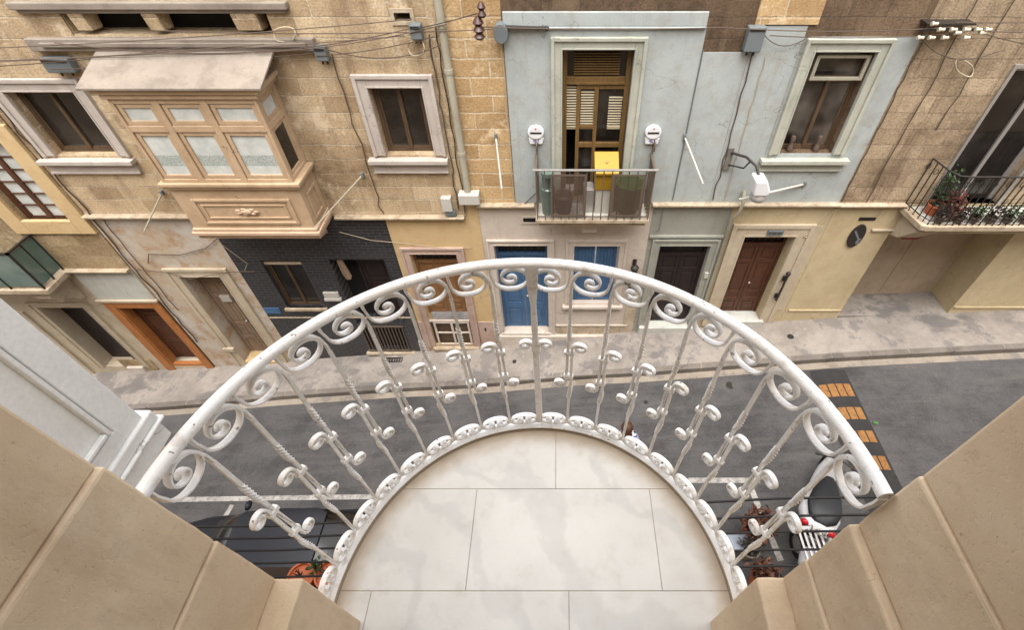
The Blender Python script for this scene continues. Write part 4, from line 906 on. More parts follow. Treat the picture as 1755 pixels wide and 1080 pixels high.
cab(sag((5.10,FY-.04,3.6),(4.72,FY-.04,2.9),.05)+[(4.7,FY-.04,2.88),(4.85,FY-.04,2.84)], .013, 'pale cable dropping from the ledge onto the cream wall', 'cablew')
cab(sag((5.97,FY-.04,3.75),(5.9,FY-.04,3.3),.0), .010, 'short cable crossing the ledge above the oval sign', 'cablew')
cab(jagged(-8.62, -.3, 6.0, 30, .03, 11), .02, 'thick bundled cable down the joint with the far left house', 'cableb')
cab(jagged(-8.45, .8, 3.3, 14, .02, 12), .012, 'brown cable beside the peeling whitewashed wall', 'cableb')
cab([(-6.55, FY-.03, 2.82), (-6.9, FY-.03, 2.58), (-7.5, FY-.04, 2.42), (-8.1, FY-.04, 2.44), (-8.25, FY-.04, 2.2)], .012, 'brown cable drooping across the peeling whitewashed wall', 'cableb')
cab([(-8.6, FY-.05, 2.04), (-8.0, FY-.05, 1.96), (-7.6, FY-.09, 1.82), (-7.2, FY-.09, 1.9), (-6.7, FY-.05, 1.98), (-6.2, FY-.05, 1.98)], .010, 'thin cable crossing above the faded grey door', 'cableb')
cab([(-4.15, FY-.03, 2.98), (-3.6, FY-.03, 2.78), (-3.1, FY-.03, 2.72), (-2.2, FY-.03, 2.58), (-1.7, FY-.03, 2.6)], .009, 'pale wire from the enclosed balcony across the yellow wall', 'cablew')
cab([(-6.55, FY-.05, 2.75), (-6.25, FY-.05, 2.2), (-6.4, FY-.05, 2.0)], .008, 'short pale wire beside the shop window', 'cablew')
cab([(1.92, FY-.03, 3.5), (1.92, FY-.03, 3.05), (1.86, FY-.05, 2.98), (1.8, FY-.06, 3.02)], .010, 'hooked cable hanging on the grey wall right of the balcony', 'boxg')
# overhead telephone and power wires in front of the upper facades
over = [((-13, 7.2, 6.05), (-4.0, 7.25, 6.35), .1, 'lowest of the overhead wires above the enclosed balcony'),
 ((-13, 7.15, 6.15), (-2.1, 7.35, 6.42), .14, 'overhead wire sagging to the grey box by the drain pipe'),
 ((-13, 7.2, 6.22), (-1.95, 7.35, 6.62), .12, 'upper overhead wire across the enclosed balcony roof'),
 ((-7.2, 7.3, 6.0), (-3.3, 7.38, 6.2), .04, 'short wire between the two small boxes left of the lilac window'),
 ((-4.2, 7.3, 6.22), (-1.5, 7.36, 6.56), .06, 'wire rising from the enclosed balcony roof to the drain pipe'),
 ((-3.4, 7.35, 6.16), (-1.7, 7.38, 6.4), .04, 'wire from the cream tipped box to the drain pipe'),
 ((-5.4, 7.3, 6.5), (-.7, 7.38, 6.5), .05, 'grey green wire crossing above the lilac framed window'),
 ((-1.95, 7.35, 6.5), (-1.05, 7.25, 6.72), .01, 'short wire up to the brown insulators'),
 ((-1.05, 7.25, 6.56), (2.2, 7.36, 6.52), .03, 'wire across the top of the blue paint'),
 ((2.2, 7.36, 6.52), (5.3, 7.3, 6.54), .05, 'wire between the right hand insulators and the blue wall'),
 ((2.9, 7.36, 6.42), (5.4, 7.3, 6.46), .04, 'lower wire above the blue house right window'),
 ((5.3, 7.3, 6.5), (12, 7.3, 6.7), .1, 'wire leaving the porcelain insulators to the right'),
 ((5.3, 7.3, 6.6), (12, 7.3, 6.9), .1, 'upper wire leaving the porcelain insulators to the right')]
over += [((-13, 7.25, 6.12), (-5.2, 7.32, 6.28), .2, 'slack wire hanging left above the timber bay roof'),
 ((-6.9, 7.3, 6.35), (-2.0, 7.38, 6.5), .22, 'slack wire looping above the timber bay roof to the wall box'),
 ((-3.3, 7.4, 6.25), (-1.6, 7.4, 6.3), .16, 'hanging wire between the small box and the drain pipe'),
 ((2.75, 7.4, 6.5), (3.5, 7.44, 6.4), .18, 'pale wire curling right of the grey junction box on the blue wall'),
 ((4.9, 7.35, 6.45), (6.2, 7.4, 6.2), .2, 'slack wire under the white porcelain insulators'),
 ((5.6, 7.35, 6.5), (8.5, 7.38, 6.3), .15, 'wire drooping away to the right of the porcelain insulators')]
for a, b_, s_, l in over: cab(sag(a, b_, s_), .009, l, 'cableb' if 'brown' not in l else 'cable', 'overhead wires along the house fronts')
def loop(c, rx, rz, tilt, lab, m='cablew'):
    pts = [(c[0]+rx*math.cos(a)*math.cos(tilt)-rz*math.sin(a)*math.sin(tilt), c[1]+.02*math.sin(3*a), c[2]+rx*math.cos(a)*math.sin(tilt)+rz*math.sin(a)*math.cos(tilt)) for a in [k*2*math.pi/20 for k in range(20)]]
    MB().tube(pts, .010, 6, closed=True).build('cable_loop', mt[m], smooth=True, cat='cable coil', label=lab)
loop((5.85, 7.4, 5.98), .2, .07, -.5, 'loose loop of pale wire on the right house wall'); loop((-3.75, 7.4, 6.42), .16, .09, .2, 'loop of pale cable above the sandstone wall left of the vent')
loop((-1.98, 7.4, 6.25), .12, .1, .4, 'curl of pink wire beside the drain pipe')
def jbox(x0, x1, z0, z1, lab, m='boxg', d=.14, grp='grey junction boxes on the facades'):
    t = thing('junction_box', lab, 'junction box', ((x0+x1)/2, FY, z0), grp)
    MB().box(x0, x1, FY-d, FY-.012, z0, z1).build('case', mt[m], t, bevel=.015)
    b = MB(); [b.tube([(x0+(x1-x0)*q, FY-d*.5, z0+.01), (x0+(x1-x0)*q, FY-d*.5, z0-.06)], .014, 8) for q in (.3, .7)]; b.box(x0+.02, x1-.02, FY-d-.008, FY-d+.001, z1-.05, z1-.02); b.build('glands', mt['iron'], t)
jbox(-7.35, -6.95, 5.92, 6.12, 'blue grey junction box at the left end of the timber balcony roof'); jbox(-3.42, -3.25, 6.08, 6.27, 'small blue grey junction box above left of the lilac framed window')
jbox(-2.02, -1.86, 6.36, 6.55, 'dark grey junction box left of the drain pipe'); jbox(2.6, 2.84, 6.2, 6.52, 'grey junction box on the orange stone right of the blue cornice')
MB().prism([(-.78+.1*math.cos(a*math.pi/8), 6.44+.13*math.sin(a*math.pi/8)) for a in range(16)], 'y', FY-.16, FY-.01).build('junction_box', mt['boxg'], cat='junction box', label='round dark junction box at the top left corner of the blue paint', bevel=.012)
MB().tube([(-.8, FY-.1, 6.52), (-.15, FY-.12, 6.5)], .022, 8).ball((-.15, FY-.12, 6.5), .035).build('bracket', mt['iron'], cat='cable bracket', label='black cable bracket on the top left of the blue wall', smooth=True)
MB().lathe([(.05, 0), (.075, .03), (.04, .07), (.08, .11), (.04, .16), (.075, .2), (.03, .27)], (-1.05, 7.22, 6.42), 14).lathe([(.04, 0), (.06, .03), (.03, .08), (.06, .12), (.02, .18)], (-.99, 7.22, 6.68), 12).build('insulator', mt['porcb'], cat='insulator', label='brown porcelain insulators on the wire above the drain pipe', smooth=True)
ins = thing('insulator_rack', 'cluster of white porcelain insulators at the top of the right house', 'insulators', (5.2, 7.35, 6.5))
MB().box(4.9, 5.75, 7.3, 7.34, 6.49, 6.52).box(4.95, 5.6, 7.3, 7.5, 6.56, 6.58).build('crossbar', mt['iron'], ins)
rnd = random.Random(4)
for k in range(12):
    X = 4.88+.078*k+rnd.uniform(-.02, .02); Z = 6.52+rnd.choice((-.1, -.04, .0, .07)); MB().tube([(X, 7.27, Z), (X+.028, 7.27, Z), (X+.03, 7.27, Z), (X+.085, 7.27, Z)], [.026, .03, .018, .022], 10).build('insulator', mt['porc'], ins, smooth=True)
# decoration rods sticking out of the walls
def rod(a, b, lab, m='boxw', r=.016):
    t = thing('flag_rod', lab, 'rod', a, 'white festoon rods fixed to the facades'); MB().tube([a, b], r, 8).build('rod', mt[m], t, smooth=True)
    MB().obox(a, (1,0,0), (0,1,0), (0,0,1), .02, .03, .04).build('bracket', mt['boxg'], t)
rod((-1.0, FY-.02, 4.9), (-.93, FY-.45, 4.2), 'white rod angled out of the orange blockwork'); rod((2.04, FY-.03, 4.9), (2.35, FY-.55, 4.36), 'white rod angled out of the blue wall right of the alarm box')
rod((-7.0, FY-.03, 3.85), (-7.5, FY-.35, 3.25), 'thin tan rod beside the left end of the timber balcony', 'pvc', .013); rod((-3.35, FY-.02, 4.2), (-4.15, FY-.75, 3.62), 'pale rod slanting from the wall across the enclosed balcony base', 'pvc', .011)
# street light: arm, white lamp head, round diffuser, horizontal rod
st_ = thing('street_light', 'white street light on a black curved arm against the blue wall', 'street light', (3.2, FY, 4.3))
MB().tube([(2.86, FY-.03, 4.62), (3.05, FY-.25, 4.66), (3.18, FY-.42, 4.6), (3.22, FY-.52, 4.5)], .022, 8).tube([(2.86, FY-.03, 4.40), (3.06, FY-.25, 4.46), (3.1, FY-.32, 4.62)], .014, 8).build('arm', mt['iron'], st_, smooth=True)
MB().box(2.8, 2.9, FY-.05, FY-.012, 4.3, 4.7).build('bracket', mt['kerb'], st_, bevel=.005)
MB().prism([(3.13, 4.50), (3.32, 4.50), (3.42, 4.30), (3.40, 4.22), (3.16, 4.22)], 'y', FY-.72, FY-.42).build('housing', mt['white_gloss'], st_, bevel=.03)
MB().lathe([(.12, 0), (.135, .03), (.13, .07), (.10, .12)], (3.29, FY-.6, 4.10), 20).build('glass_bowl', mt['alu'], st_, smooth=True)
rod((4.30, FY-.03, 4.02), (3.1, FY-.35, 3.92), 'long white rod resting under the street light', 'boxw', .02)

# ================================================================== OWN HOUSE: doorway the photo is taken from
WY = .32
OH = thing('own_house', 'beige limestone doorway of the house the balcony belongs to', 'house', (0, -1, 0))
FZ = EYE-1.7
LX, RX = -.672, .545
# outer wall pieces (front face at WY, back at -.35)
MB().box(-18, LX-.001, -.35, WY, -5, 11.0).build('outer_wall', mt['jamb'], OH); MB().box(RX+.001, 18, -.35, WY, -2, 11.0).build('outer_wall', mt['jamb'], OH)
MB().box(LX-.001, RX+.001, -.35, WY-.001, FZ+3.1, 11.0).build('lintel', mt['jamb'], OH); MB().box(LX-.001, RX+.001, -.35, WY-.001, -3, FZ-.16).build('wall_below', mt['jamb'], OH)
# jamb courses: stepped plinth stones that come forward lower down
tex_big = bpy.data.textures.new('uneven', 'CLOUDS'); tex_big.noise_scale = .16; tex_small = bpy.data.textures.new('chips', 'CLOUDS'); tex_small.noise_scale = .03; tex_small.noise_depth = 3
def jamb(side, courses, name='jamb_stone'):
    for (off, z0, z1) in courses:
        if side < 0: b = MB().box(LX-.02, LX+off, -.35, WY+.0005, FZ+z0+.0006, FZ+z1-.0006)
        else: b = MB().box(RX-off, RX+.02, -.35, WY+.0005, FZ+z0+.0006, FZ+z1-.0006)
        o = b.build(name, mt['jamb'], OH, bevel=.005)
        if z1 < 2:
            sb = o.modifiers.new('grid', 'SUBSURF'); sb.subdivision_type = 'SIMPLE'; sb.levels = sb.render_levels = 5
            for tx, st in ((tex_big, .006), (tex_small, .0022)):
                dm = o.modifiers.new('wear', 'DISPLACE'); dm.texture = tx; dm.strength = st; dm.mid_level = .5; dm.texture_coords = 'GLOBAL'
jamb(-1, [(.006, 1.03, 3.1), (.015, .715, 1.03), (.021, .455, .715), (.084, .0, .455)])
jamb(1, [(.002, 1.0, 3.1), (.007, .80, 1.0), (.024, .60, .80), (.030, .465, .60), (.090, .0, .465)])
# interior behind the photographer
MB().box(-3, 3, -4, -.35, FZ-.16, FZ-.01).build('room_floor', mt['marble'], OH)
for (a, b_, c, d_) in ((-3.1, -3, -4, -.35), (3, 3.1, -4, -.35), (-3.1, 3.1, -4.1, -4)): MB().box(a, b_, c, d_, FZ-.16, FZ+3.3).build('room_wall', mt['wpaint'], OH)
MB().box(-3.1, 3.1, -4.1, -.35, FZ+3.3, FZ+3.4).build('room_ceiling', mt['wpaint'], OH)

# balcony floor: stone slab with marble tiles cut to the half round
FC = (-.073, .354); FR = .604
fb = thing('balcony_floor', 'half round balcony floor of pale marble tiles in the foreground', 'balcony floor', (FC[0], .4, FZ))
disc = [(FC[0]+FR*math.cos(R(a)), FC[1]+FR*math.sin(R(a))) for a in range(-3, 184, 2)]
disc += [(disc[-1][0], -.36), (disc[0][0], -.36)]
def inset(d_, k): return [(FC[0]+(x-FC[0])*(k if y > .33 else 1), FC[1]+(y-FC[1])*(k if y > .33 else 1)) for x, y in d_]
slabp = [(x, max(y, WY-.3)) for x, y in disc]
MB().prism(inset(slabp, 1.06), 'z', FZ-.075, FZ-.0075).prism(inset(slabp, 1.0), 'z', FZ-.16, FZ-.075).prism(inset(slabp, .93), 'z', FZ-.2, FZ-.16).build('slab', mt['ledge'], fb, smooth=True, ang=30)
MB().prism(disc, 'z', FZ-.0052, FZ-.0018).build('grout_bed', mt['ledge'], fb)
def clip(poly, f):
    out = []
    for i in range(len(poly)):
        a, b = poly[i], poly[(i+1) % len(poly)]; fa, fb_ = f(a), f(b)
        if fa >= 0: out.append(a)
        if fa*fb_ < 0: t = fa/(fa-fb_); out.append((a[0]+(b[0]-a[0])*t, a[1]+(b[1]-a[1])*t))
    return out
g = .0012; ti = MB()
rowsY = [(-.36, .0745, .03), (.0745, .4015, .034), (.4015, .7265, -.287), (.7265, 1.1, -.0075)]
for (ya, yb, xo) in rowsY:
    for k in range(-3, 4):
        xa, xb = xo+k*.612, xo+(k+1)*.612
        p = disc
        for f in (lambda q: q[0]-(xa+g), lambda q: (xb-g)-q[0], lambda q: q[1]-(ya+g), lambda q: (yb-g)-q[1]): p = clip(p, f) if p else p
        if len(p) >= 3: ti.prism(p, 'z', FZ-.0054, FZ)
ti.build('marble_tiles', mt['marble'], fb)
MB().tube([(FC[0]+(FR+.008)*math.cos(R(a)), FC[1]+(FR+.008)*math.sin(R(a)), FZ-.006) for a in range(-3, 184, 3)], .0065, 8).build('rusty_rim', plain('cream_rusty_edge', (206,184,156), .8, k=.7), fb, smooth=True)

# ------------------------------------------------------------------ the white wrought iron railing
RL = thing('balcony_railing', 'white wrought iron railing with scrolls around the half round balcony', 'railing', (FC[0], .6, FZ))
TZ, BZ = EYE-.774, EYE-1.675
def P(thb, t, ds=0):
    """thb: baluster angle in degrees, t: 0 at the handrail, 1 at the foot, ds: metres along the curve"""
    tt = 89.5+(thb-90)*.964
    a1 = R(tt)+ds/.598; a2 = R(thb)+ds/.625
    a = Vector((-.072+.598*math.cos(a1), .285+.598*math.sin(a1), TZ)); b = Vector((-.073+.625*math.cos(a2), .354+.625*math.sin(a2), BZ))
    return a.lerp(b, t)
LEN = TZ-BZ
def PW(thb, w, ds): return P(thb, w/LEN, ds)       # w in metres below the handrail axis
def rad(thb, ds=0): a = R(thb)+ds/.6; return Vector((math.cos(a), math.sin(a), 0))
hr = MB(); pts = [Vector((-.072+.598*math.cos(R(a)), .285+.598*math.sin(R(a)), TZ)) for a in [3.2+k*(176.8-3.2)/72 for k in range(73)]]
hr.tube(pts, .0126, 14).build('handrail', mt['rail'], RL, smooth=True)
def curve(th, c2d, tk, wd, name, extra=None, par=RL):
    b = MB(); pts = [PW(th, w, s_) for s_, w in c2d]; rd = [rad(th, s_) for s_, w in c2d]; b.ribbon(pts, rd, tk, wd)
    if extra: extra(b)
    return b.build(name, mt['rail'], par, smooth=True, ang=35)
def spiral(cs, cw, r0, dirn, a0, turns, k, n=46, sgn=1):
    """log spiral from outside in; dirn=+1/-1 mirrors s"""
    out = []
    for i in range(n+1):
        ph = turns*2*math.pi*i/n; r = r0*math.exp(-k*ph); a = a0+sgn*ph; out.append((cs+dirn*r*math.cos(a), cw+r*math.sin(a)))
    return out
def bar(th, w0, w1, ds, name, twist=None, sz=.0083):
    """square bar; twist=(wa,wb,turns) makes a barley-twist stretch"""
    vs = []; ws = [w0]
    if twist: ws += [twist[0]+(twist[1]-twist[0])*k/30 for k in range(31)]
    ws.append(w1); fs = []
    for w in ws:
        c = PW(th, w, ds if not callable(ds) else ds(w)); r = rad(th); q = Vector((-r.y, r.x, 0)); ang = 0; s_ = sz/2
        if twist and twist[0] <= w <= twist[1]: u = (w-twist[0])/(twist[1]-twist[0]); ang = u*twist[2]*2*math.pi; s_ = sz/2*(1+.42*math.sin(math.pi*u)**.4)
        for k in range(4): a = ang+math.pi/4+k*math.pi/2; vs.append(c+(r*math.cos(a)+q*math.sin(a))*s_*1.414)
    n = len(ws)
    for i in range(n-1):
        for k in range(4): fs.append((i*4+k, i*4+(k+1) % 4, i*4+4+(k+1) % 4, i*4+4+k))
    fs += [(3, 2, 1, 0), (n*4-4, n*4-3, n*4-2, n*4-1)]
    return MB().add(vs, fs)
def topscroll(th, d_, s0=.003):
    ra = random.uniform(.0425, .046); cc = .048+random.uniform(-.002, .002); cwj = .055+random.uniform(-.002, .003); tn = random.uniform(1.8, 2.0)
    # spiral starts on the baluster side and runs down, round and in
    RT = [(0, 1.0), (.25, .93), (.5, 1.0), (.68, .86), (.85, .62), (1.05, .44), (1.3, .37), (1.55, .27), (1.8, .14), (2.1, .08)]
    c = []
    for i in range(61):
        u = tn*i/60; rr_ = ra*interp(RT, u)*.5+ra*.25*(interp(RT, u-.06)+interp(RT, u+.06)); a = math.pi-2*math.pi*u; c.append((d_*(cc+s0)+d_*rr_*math.cos(a), cwj+rr_*math.sin(a)*.98))
    e = (c[-1][0], c[-1][1])
    curve(th, [(d_*s0, .008), (d_*s0, .03)]+c, .0060, .0145, 'top_scroll', lambda b: b.ball(PW(th, e[1], e[0]), .0065, 8))
for k in list(range(1, 9))+list(range(10, 18)):
    th = 10.*k; d_ = 1 if th < 90 else -1
    topscroll(th, d_)
    # arm that sweeps back over the neighbouring scroll to the handrail
    curve(th, [(-d_*.000, .100), (-d_*.001, .074), (-d_*.005, .050), (-d_*.014, .031), (-d_*.028, .019), (-d_*.044, .012)], .0065, .014, 'top_arm')
    jit = random.uniform(-.006, .006)
    # upper bar: node -> twist -> collars -> lower curl towards the centre
    b1 = bar(th, .10, .555, lambda w: d_*(.0085*min(1, max(0, (w-.30)/.07))), 'b', (.225+jit, .325+jit, 1.75)); b1.build('baluster', mt['rail'], RL)
    lc = spiral(d_*(.0085+.021), .572, .021, d_, math.pi, 1.35, .10, 30, -1)
    curve(th, [(d_*.0085, .545)]+lc, .0070, .0135, 'lower_curl', lambda b: b.ball(PW(th, lc[-1][1], lc[-1][0]), .0055, 8))
    # second bar: upper curl away from the centre -> foot
    uc = spiral(-d_*(.0085+.024), .352, .024, -d_, math.pi, 1.35, .10, 30, 1)
    curve(th, [(-d_*.0085, .385)]+uc, .0070, .0135, 'upper_curl', lambda b: b.ball(PW(th, uc[-1][1], uc[-1][0]), .006, 8))
    b2 = bar(th, .37, LEN-.02, lambda w: -d_*(.0085*min(1, max(0, (.70-w)/.1))), 'b', (.575+jit, .675+jit, 1.75)); b2.build('baluster', mt['rail'], RL)
    for w in (.385, .525):
        c = PW(th, w, 0); r = rad(th); q = Vector((-r.y, r.x, 0)); MB().obox(c, q, r, (0, 0, 1), .0155, .0080, .0085).build('collar', mt['rail'], RL, bevel=.003)
# outermost scrolls spring from the walls
topscroll(.5, 1, .0); topscroll(179.5, -1, .0)
# centre post, wide at the top
vs = []; fs = []
for w, hw in ((.005, .017), (.03, .016), (.09, .0135), (.16, .0075), (.22, .0085), (LEN-.01, .0115)):
    c = PW(89.7, w, 0)
    for a, b_ in ((-1, -1), (1, -1), (1, 1), (-1, 1)): vs.append(c+Vector((a*hw, b_*.006, 0)))
for i in range(5):
    for k in range(4): fs.append((i*4+k, i*4+(k+1) % 4, i*4+4+(k+1) % 4, i*4+4+k))
fs += [(3, 2, 1, 0), (20, 21, 22, 23)]
MB().add(vs, fs).build('centre_post', mt['rail'], RL, bevel=.002)
for d_ in (-1, 1):   # pair of hooks on the centre post
    uc = spiral(d_*(.030), .352, .021, d_, math.pi, 1.2, .10, 26, 1); curve(89.7, [(d_*.009, .385)]+uc, .008, .014, 'upper_curl')
# bottom band and C scrolls
bd_ = MB(); A = [-3+k*186/74 for k in range(75)]
bd_.ribbon([P(a, 1.012, 0) for a in A], [(0, 0, 1)]*75, .036, .008); bd_.build('bottom_band', mt['rail'], RL, smooth=True)
for k in range(18):
    th = 5+10*k; c = []
    hw, hh = .046, .034; w0 = LEN-.050
    pts = [(-hw*.42, w0+.020), (-hw*.30, w0+.010), (-hw*.48, w0+.000), (-hw*.8, w0+.004), (-hw*1.0, w0+.018)]
    arch = [(-hw*math.cos(a), w0+.012-(hh+.004)*math.sin(a)) for a in [q*math.pi/16 for q in range(17)]]
    left = [(-hw*.55, w0+.016), (-hw*.36, w0+.008), (-hw*.14, w0+.014), (-hw*.12, w0+.027), (-hw*.38, w0+.037), (-hw*.78, w0+.031), (-hw*.96, w0+.022)]
    full = left+arch+[(-a, b) for a, b in left[::-1]]
    curve(th, full, .0052, .017, 'bottom_scroll')
    curve(th, [(-.052, LEN-.040), (-.048, LEN-.022), (-.034, LEN-.010), (0, LEN-.006), (.034, LEN-.010), (.048, LEN-.022), (.052, LEN-.040)], .0050, .013, 'bottom_swag')

# neighbour's white enclosed balcony at the left
NG = thing('white_enclosed_balcony', 'white painted timber enclosed balcony next to the half round railing', 'enclosed balcony', (-2.5, .7, EYE-1.8))
nx, ny = -1.60, .985
z0 = EYE-1.64
MB().box(-3.6, nx, WY, ny, z0, EYE+1.2).build('carcass', mt['wpaint'], NG, bevel=.008)
b = MB()
fy0, fy1 = WY+.10, ny-.10; yz = z0+.07
b.box(nx-.005, nx+.014, fy1-.004, ny-.002, z0+.002, EYE+1.19).box(nx-.005, nx+.014, WY, fy0, z0+.002, EYE+1.19).box(nx-.005, nx+.0135, fy0, fy1, z0+.002, yz)
b.box(nx, nx+.022, fy1-.028, fy1-.012, yz+.012, EYE+1.15).box(nx, nx+.022, fy0+.012, fy0+.028, yz+.012, EYE+1.15).box(nx, nx+.0215, fy0+.03, fy1-.03, yz+.012, yz+.028)
b.build('side_panelling', mt['wpaint'], NG, bevel=.004)
MB().box(-3.65, nx+.03, WY, ny+.03, z0-.05, z0+.002).box(-3.66, nx+.042, WY, ny+.042, z0-.065, z0-.05).box(-3.64, nx+.022, WY, ny+.022, z0-.165, z0-.065).build('base_moulding', mt['wpaint'], NG, bevel=.008)
MB().box(-3.6, nx-.0, WY, ny-.02, z0-.26, z0-.165).build('underside', mt['jamb'], NG, bevel=.01)
MB().prism([(WY, z0-.26), (ny-.12, z0-.26), (ny-.2, z0-.4), (WY+.15, z0-.7), (WY, z0-.75)], 'x', nx-.4, nx-.15).build('corbel', mt['jamb'], NG, bevel=.01)

# cables strung along the own facade below the balcony
def F_(px, py, y):
    s_, c_ = math.sin(R(47.3)), math.cos(R(47.3)); u = (px-956)/840; v = (py-540)/840; ry = c_-v*s_; t = y/ry; return u*t, y, EYE+(-s_-v*c_)*t
for i, (pl, pr) in enumerate(((902, 855), (923, 885), (944, 912), (966, 943), (990, 971))):
    yy = 1.02-.03*i; a = F_(470, pl, yy); c = F_(1330, pr, yy); m_ = (c[2]-a[2])/(c[0]-a[0])
    pts = [(x, yy, a[2]+m_*.25*(x-a[0]) if x < a[0] else (c[2]+m_*.25*(x-c[0]) if x > c[0] else a[2]+m_*(x-a[0]))) for x in (-9, -4, a[0], 0, c[0], 4, 9)]
    MB().tube(pts, .007, 6).build('cable', mt['cable'], smooth=True, cat='cable', label=['highest', 'second from top', 'middle', 'fourth from top', 'lowest'][i]+' of the black cables strung below the balcony', group='black cables strung below the balcony')

# ================================================================== things in the street
# scooter parked nose to the street (seat seen from above)
def scooter():
    x0, y0 = pg(1398, 905, .55); z_ = zr(x0)
    t = thing('scooter', 'white maxi scooter with broad black seat and two red tail lights', 'scooter', (x0, y0, z_))
    def loft(secs, name, m, n=16, sh=True, par=t):
        vs = []
        for (yy, hw, zl, zh) in secs:
            for k in range(n):
                a = 2*math.pi*k/n; ca, sa = math.cos(a), math.sin(a); e = .75
                vs.append((x0+hw*math.copysign(abs(ca)**e, ca), y0+yy, z_+(zl+zh)/2+(zh-zl)/2*math.copysign(abs(sa)**e, sa)))
        m_ = len(secs); fs = [(i*n+k, i*n+(k+1) % n, (i+1)*n+(k+1) % n, (i+1)*n+k) for i in range(m_-1) for k in range(n)]+[tuple(range(n))[::-1], tuple(range((m_-1)*n, m_*n))]
        return MB().add(vs, fs).build(name, mt[m], par, smooth=True)
    loft([(-.12, .10, .62, .72), (-.02, .24, .5, .76), (.2, .31, .35, .78), (.5, .26, .3, .74), (.75, .13, .28, .7), (.9, .10, .26, .5)], 'rear_body', 'white_gloss')
    loft([(-.02, .10, .74, .82), (.06, .21, .72, .86), (.25, .26, .7, .88), (.5, .22, .7, .85), (.75, .12, .7, .8), (.86, .06, .7, .77)], 'seat', 'seat')
    loft([(.80, .14, .2, .34), (.95, .16, .18, .3), (1.02, .17, .2, .62), (1.1, .17, .3, .86), (1.17, .14, .45, .9), (1.25, .06, .5, .75)], 'front_shield', 'white_gloss')
    for dy, n_ in ((.25, 'rear'), (1.32, 'front')):
        w = MB(); w.tube([(x0, y0+dy+.2*math.cos(a), z_+.25+.2*math.sin(a)) for a in [k*2*math.pi/20 for k in range(20)]], .055, 10, closed=True)
        o = w.build('wheel', mt['black'], t, smooth=True); MB().tube([(x0-.03, y0+dy, z_+.25), (x0+.03, y0+dy, z_+.25)], .14, 18).build('rim', mt['alu'], o, smooth=True)
    MB().tube([(x0-.34, y0+1.02, z_+.98), (x0-.1, y0+1.12, z_+.94), (x0+.1, y0+1.12, z_+.94), (x0+.34, y0+1.02, z_+.98)], .018, 8).build('handlebar', mt['iron'], t, smooth=True)
    for s_ in (-1, 1):
        MB().ball((x0+s_*.19, y0-.05, z_+.66), .075, 12, (1, .7, .8)).build('tail_light', mt['red'], t, smooth=True)
        MB().ball((x0+s_*.3, y0+1.1, z_+1.1), .06, 10, (1.2, .4, .8)).tube([(x0+s_*.26, y0+1.1, z_+.95), (x0+s_*.3, y0+1.1, z_+1.08)], .008, 6).build('mirror', mt['iron'], t, smooth=True)
    MB().tube([(x0-.1, y0-.08, z_+.72), (x0-.1, y0-.22, z_+.8), (x0+.1, y0-.22, z_+.8), (x0+.1, y0-.08, z_+.72)], .014, 8).build('grab_rail', mt['alu'], t, smooth=True)
    MB().tube([(x0+.27, y0-.2, z_+.36), (x0+.27, y0+.45, z_+.3)], .06, 12).build('exhaust', mt['alu'], t, smooth=True)
    MB().box(x0-.1, x0+.1, y0-.19, y0-.17, z_+.38, z_+.52).build('number_plate', mt['boxw'], t)
    t.rotation_euler = (0, 0, R(-30))
scooter()
# second scooter half hidden below (white and silver, only part in view)
def moto(px, py):
    x0, y0 = pg(px, py, .3); z_ = zr(x0)
    t = thing('scooter', 'white and silver scooter mostly hidden by the doorway, nearer than the other', 'scooter', (x0, y0, z_))
    b = MB()
    for k, q in enumerate((-.16, -.08, 0, .08, .16)): b.box(x0+q-.02, x0+q+.02, y0-.25, y0+.22, z_+.72, z_+.75)
    b.box(x0-.2, x0+.2, y0+.2, y0+.26, z_+.7, z_+.76); b.build('luggage_rack', mt['alu'], t, bevel=.01)
    MB().ball((x0, y0-.35, z_+.5), .3, 14, (.75, 1.3, .75)).build('body', mt['white_gloss'], t, smooth=True)
    MB().ball((x0, y0-.5, z_+.76), .22, 14, (.8, 1.5, .35)).build('seat', mt['seat'], t, smooth=True)
    for dy in (-1.0, .15):
        o = MB().tube([(x0, y0+dy+.2*math.cos(a), z_+.24+.2*math.sin(a)) for a in [k*2*math.pi/20 for k in range(20)]], .05, 10, closed=True).build('wheel', mt['black'], t, smooth=True); MB().tube([(x0-.03, y0+dy, z_+.24), (x0+.03, y0+dy, z_+.24)], .14, 18).build('rim', mt['alu'], o, smooth=True)
moto(1376, 948)
# copper-leaved shrubs in pots at the roadside
x_, y_ = pg(1300, 900, .5); plant((x_, y_, zr(x_)), .4, .2, .26, 'leafr', 'copper leaved potted shrub on the asphalt beside the white bay line', n=240, size=.13, sc=(1.1,.9,1.1), seed=31)
x_, y_ = pg(1312, 985, .5); plant((x_, y_, zr(x_)), .4, .17, .22, 'leafr', 'second copper brown potted shrub, nearer the doorway edge', n=200, size=.12, seed=32)
x_, y_ = pg(1292, 940, .3); plant((x_-.05, y_, zr(x_)), .3, .15, .18, 'leafp', 'small dark leaved pot between the two copper shrubs', n=130, size=.09, seed=33, pot='pvc')
x_, y_ = pg(1258, 935, .2); MB().box(x_-.2, x_+.2, y_-.14, y_+.14, zr(x_)+.02, zr(x_)+.32).box(x_-.21, x_+.21, y_-.15, y_+.15, zr(x_)+.32, zr(x_)+.35).build('metal_crate', plain('blue_grey_metal', (164,172,184), .4, .3), cat='crate', label='blue grey metal crate on the asphalt beside the dark pot', bevel=.01)
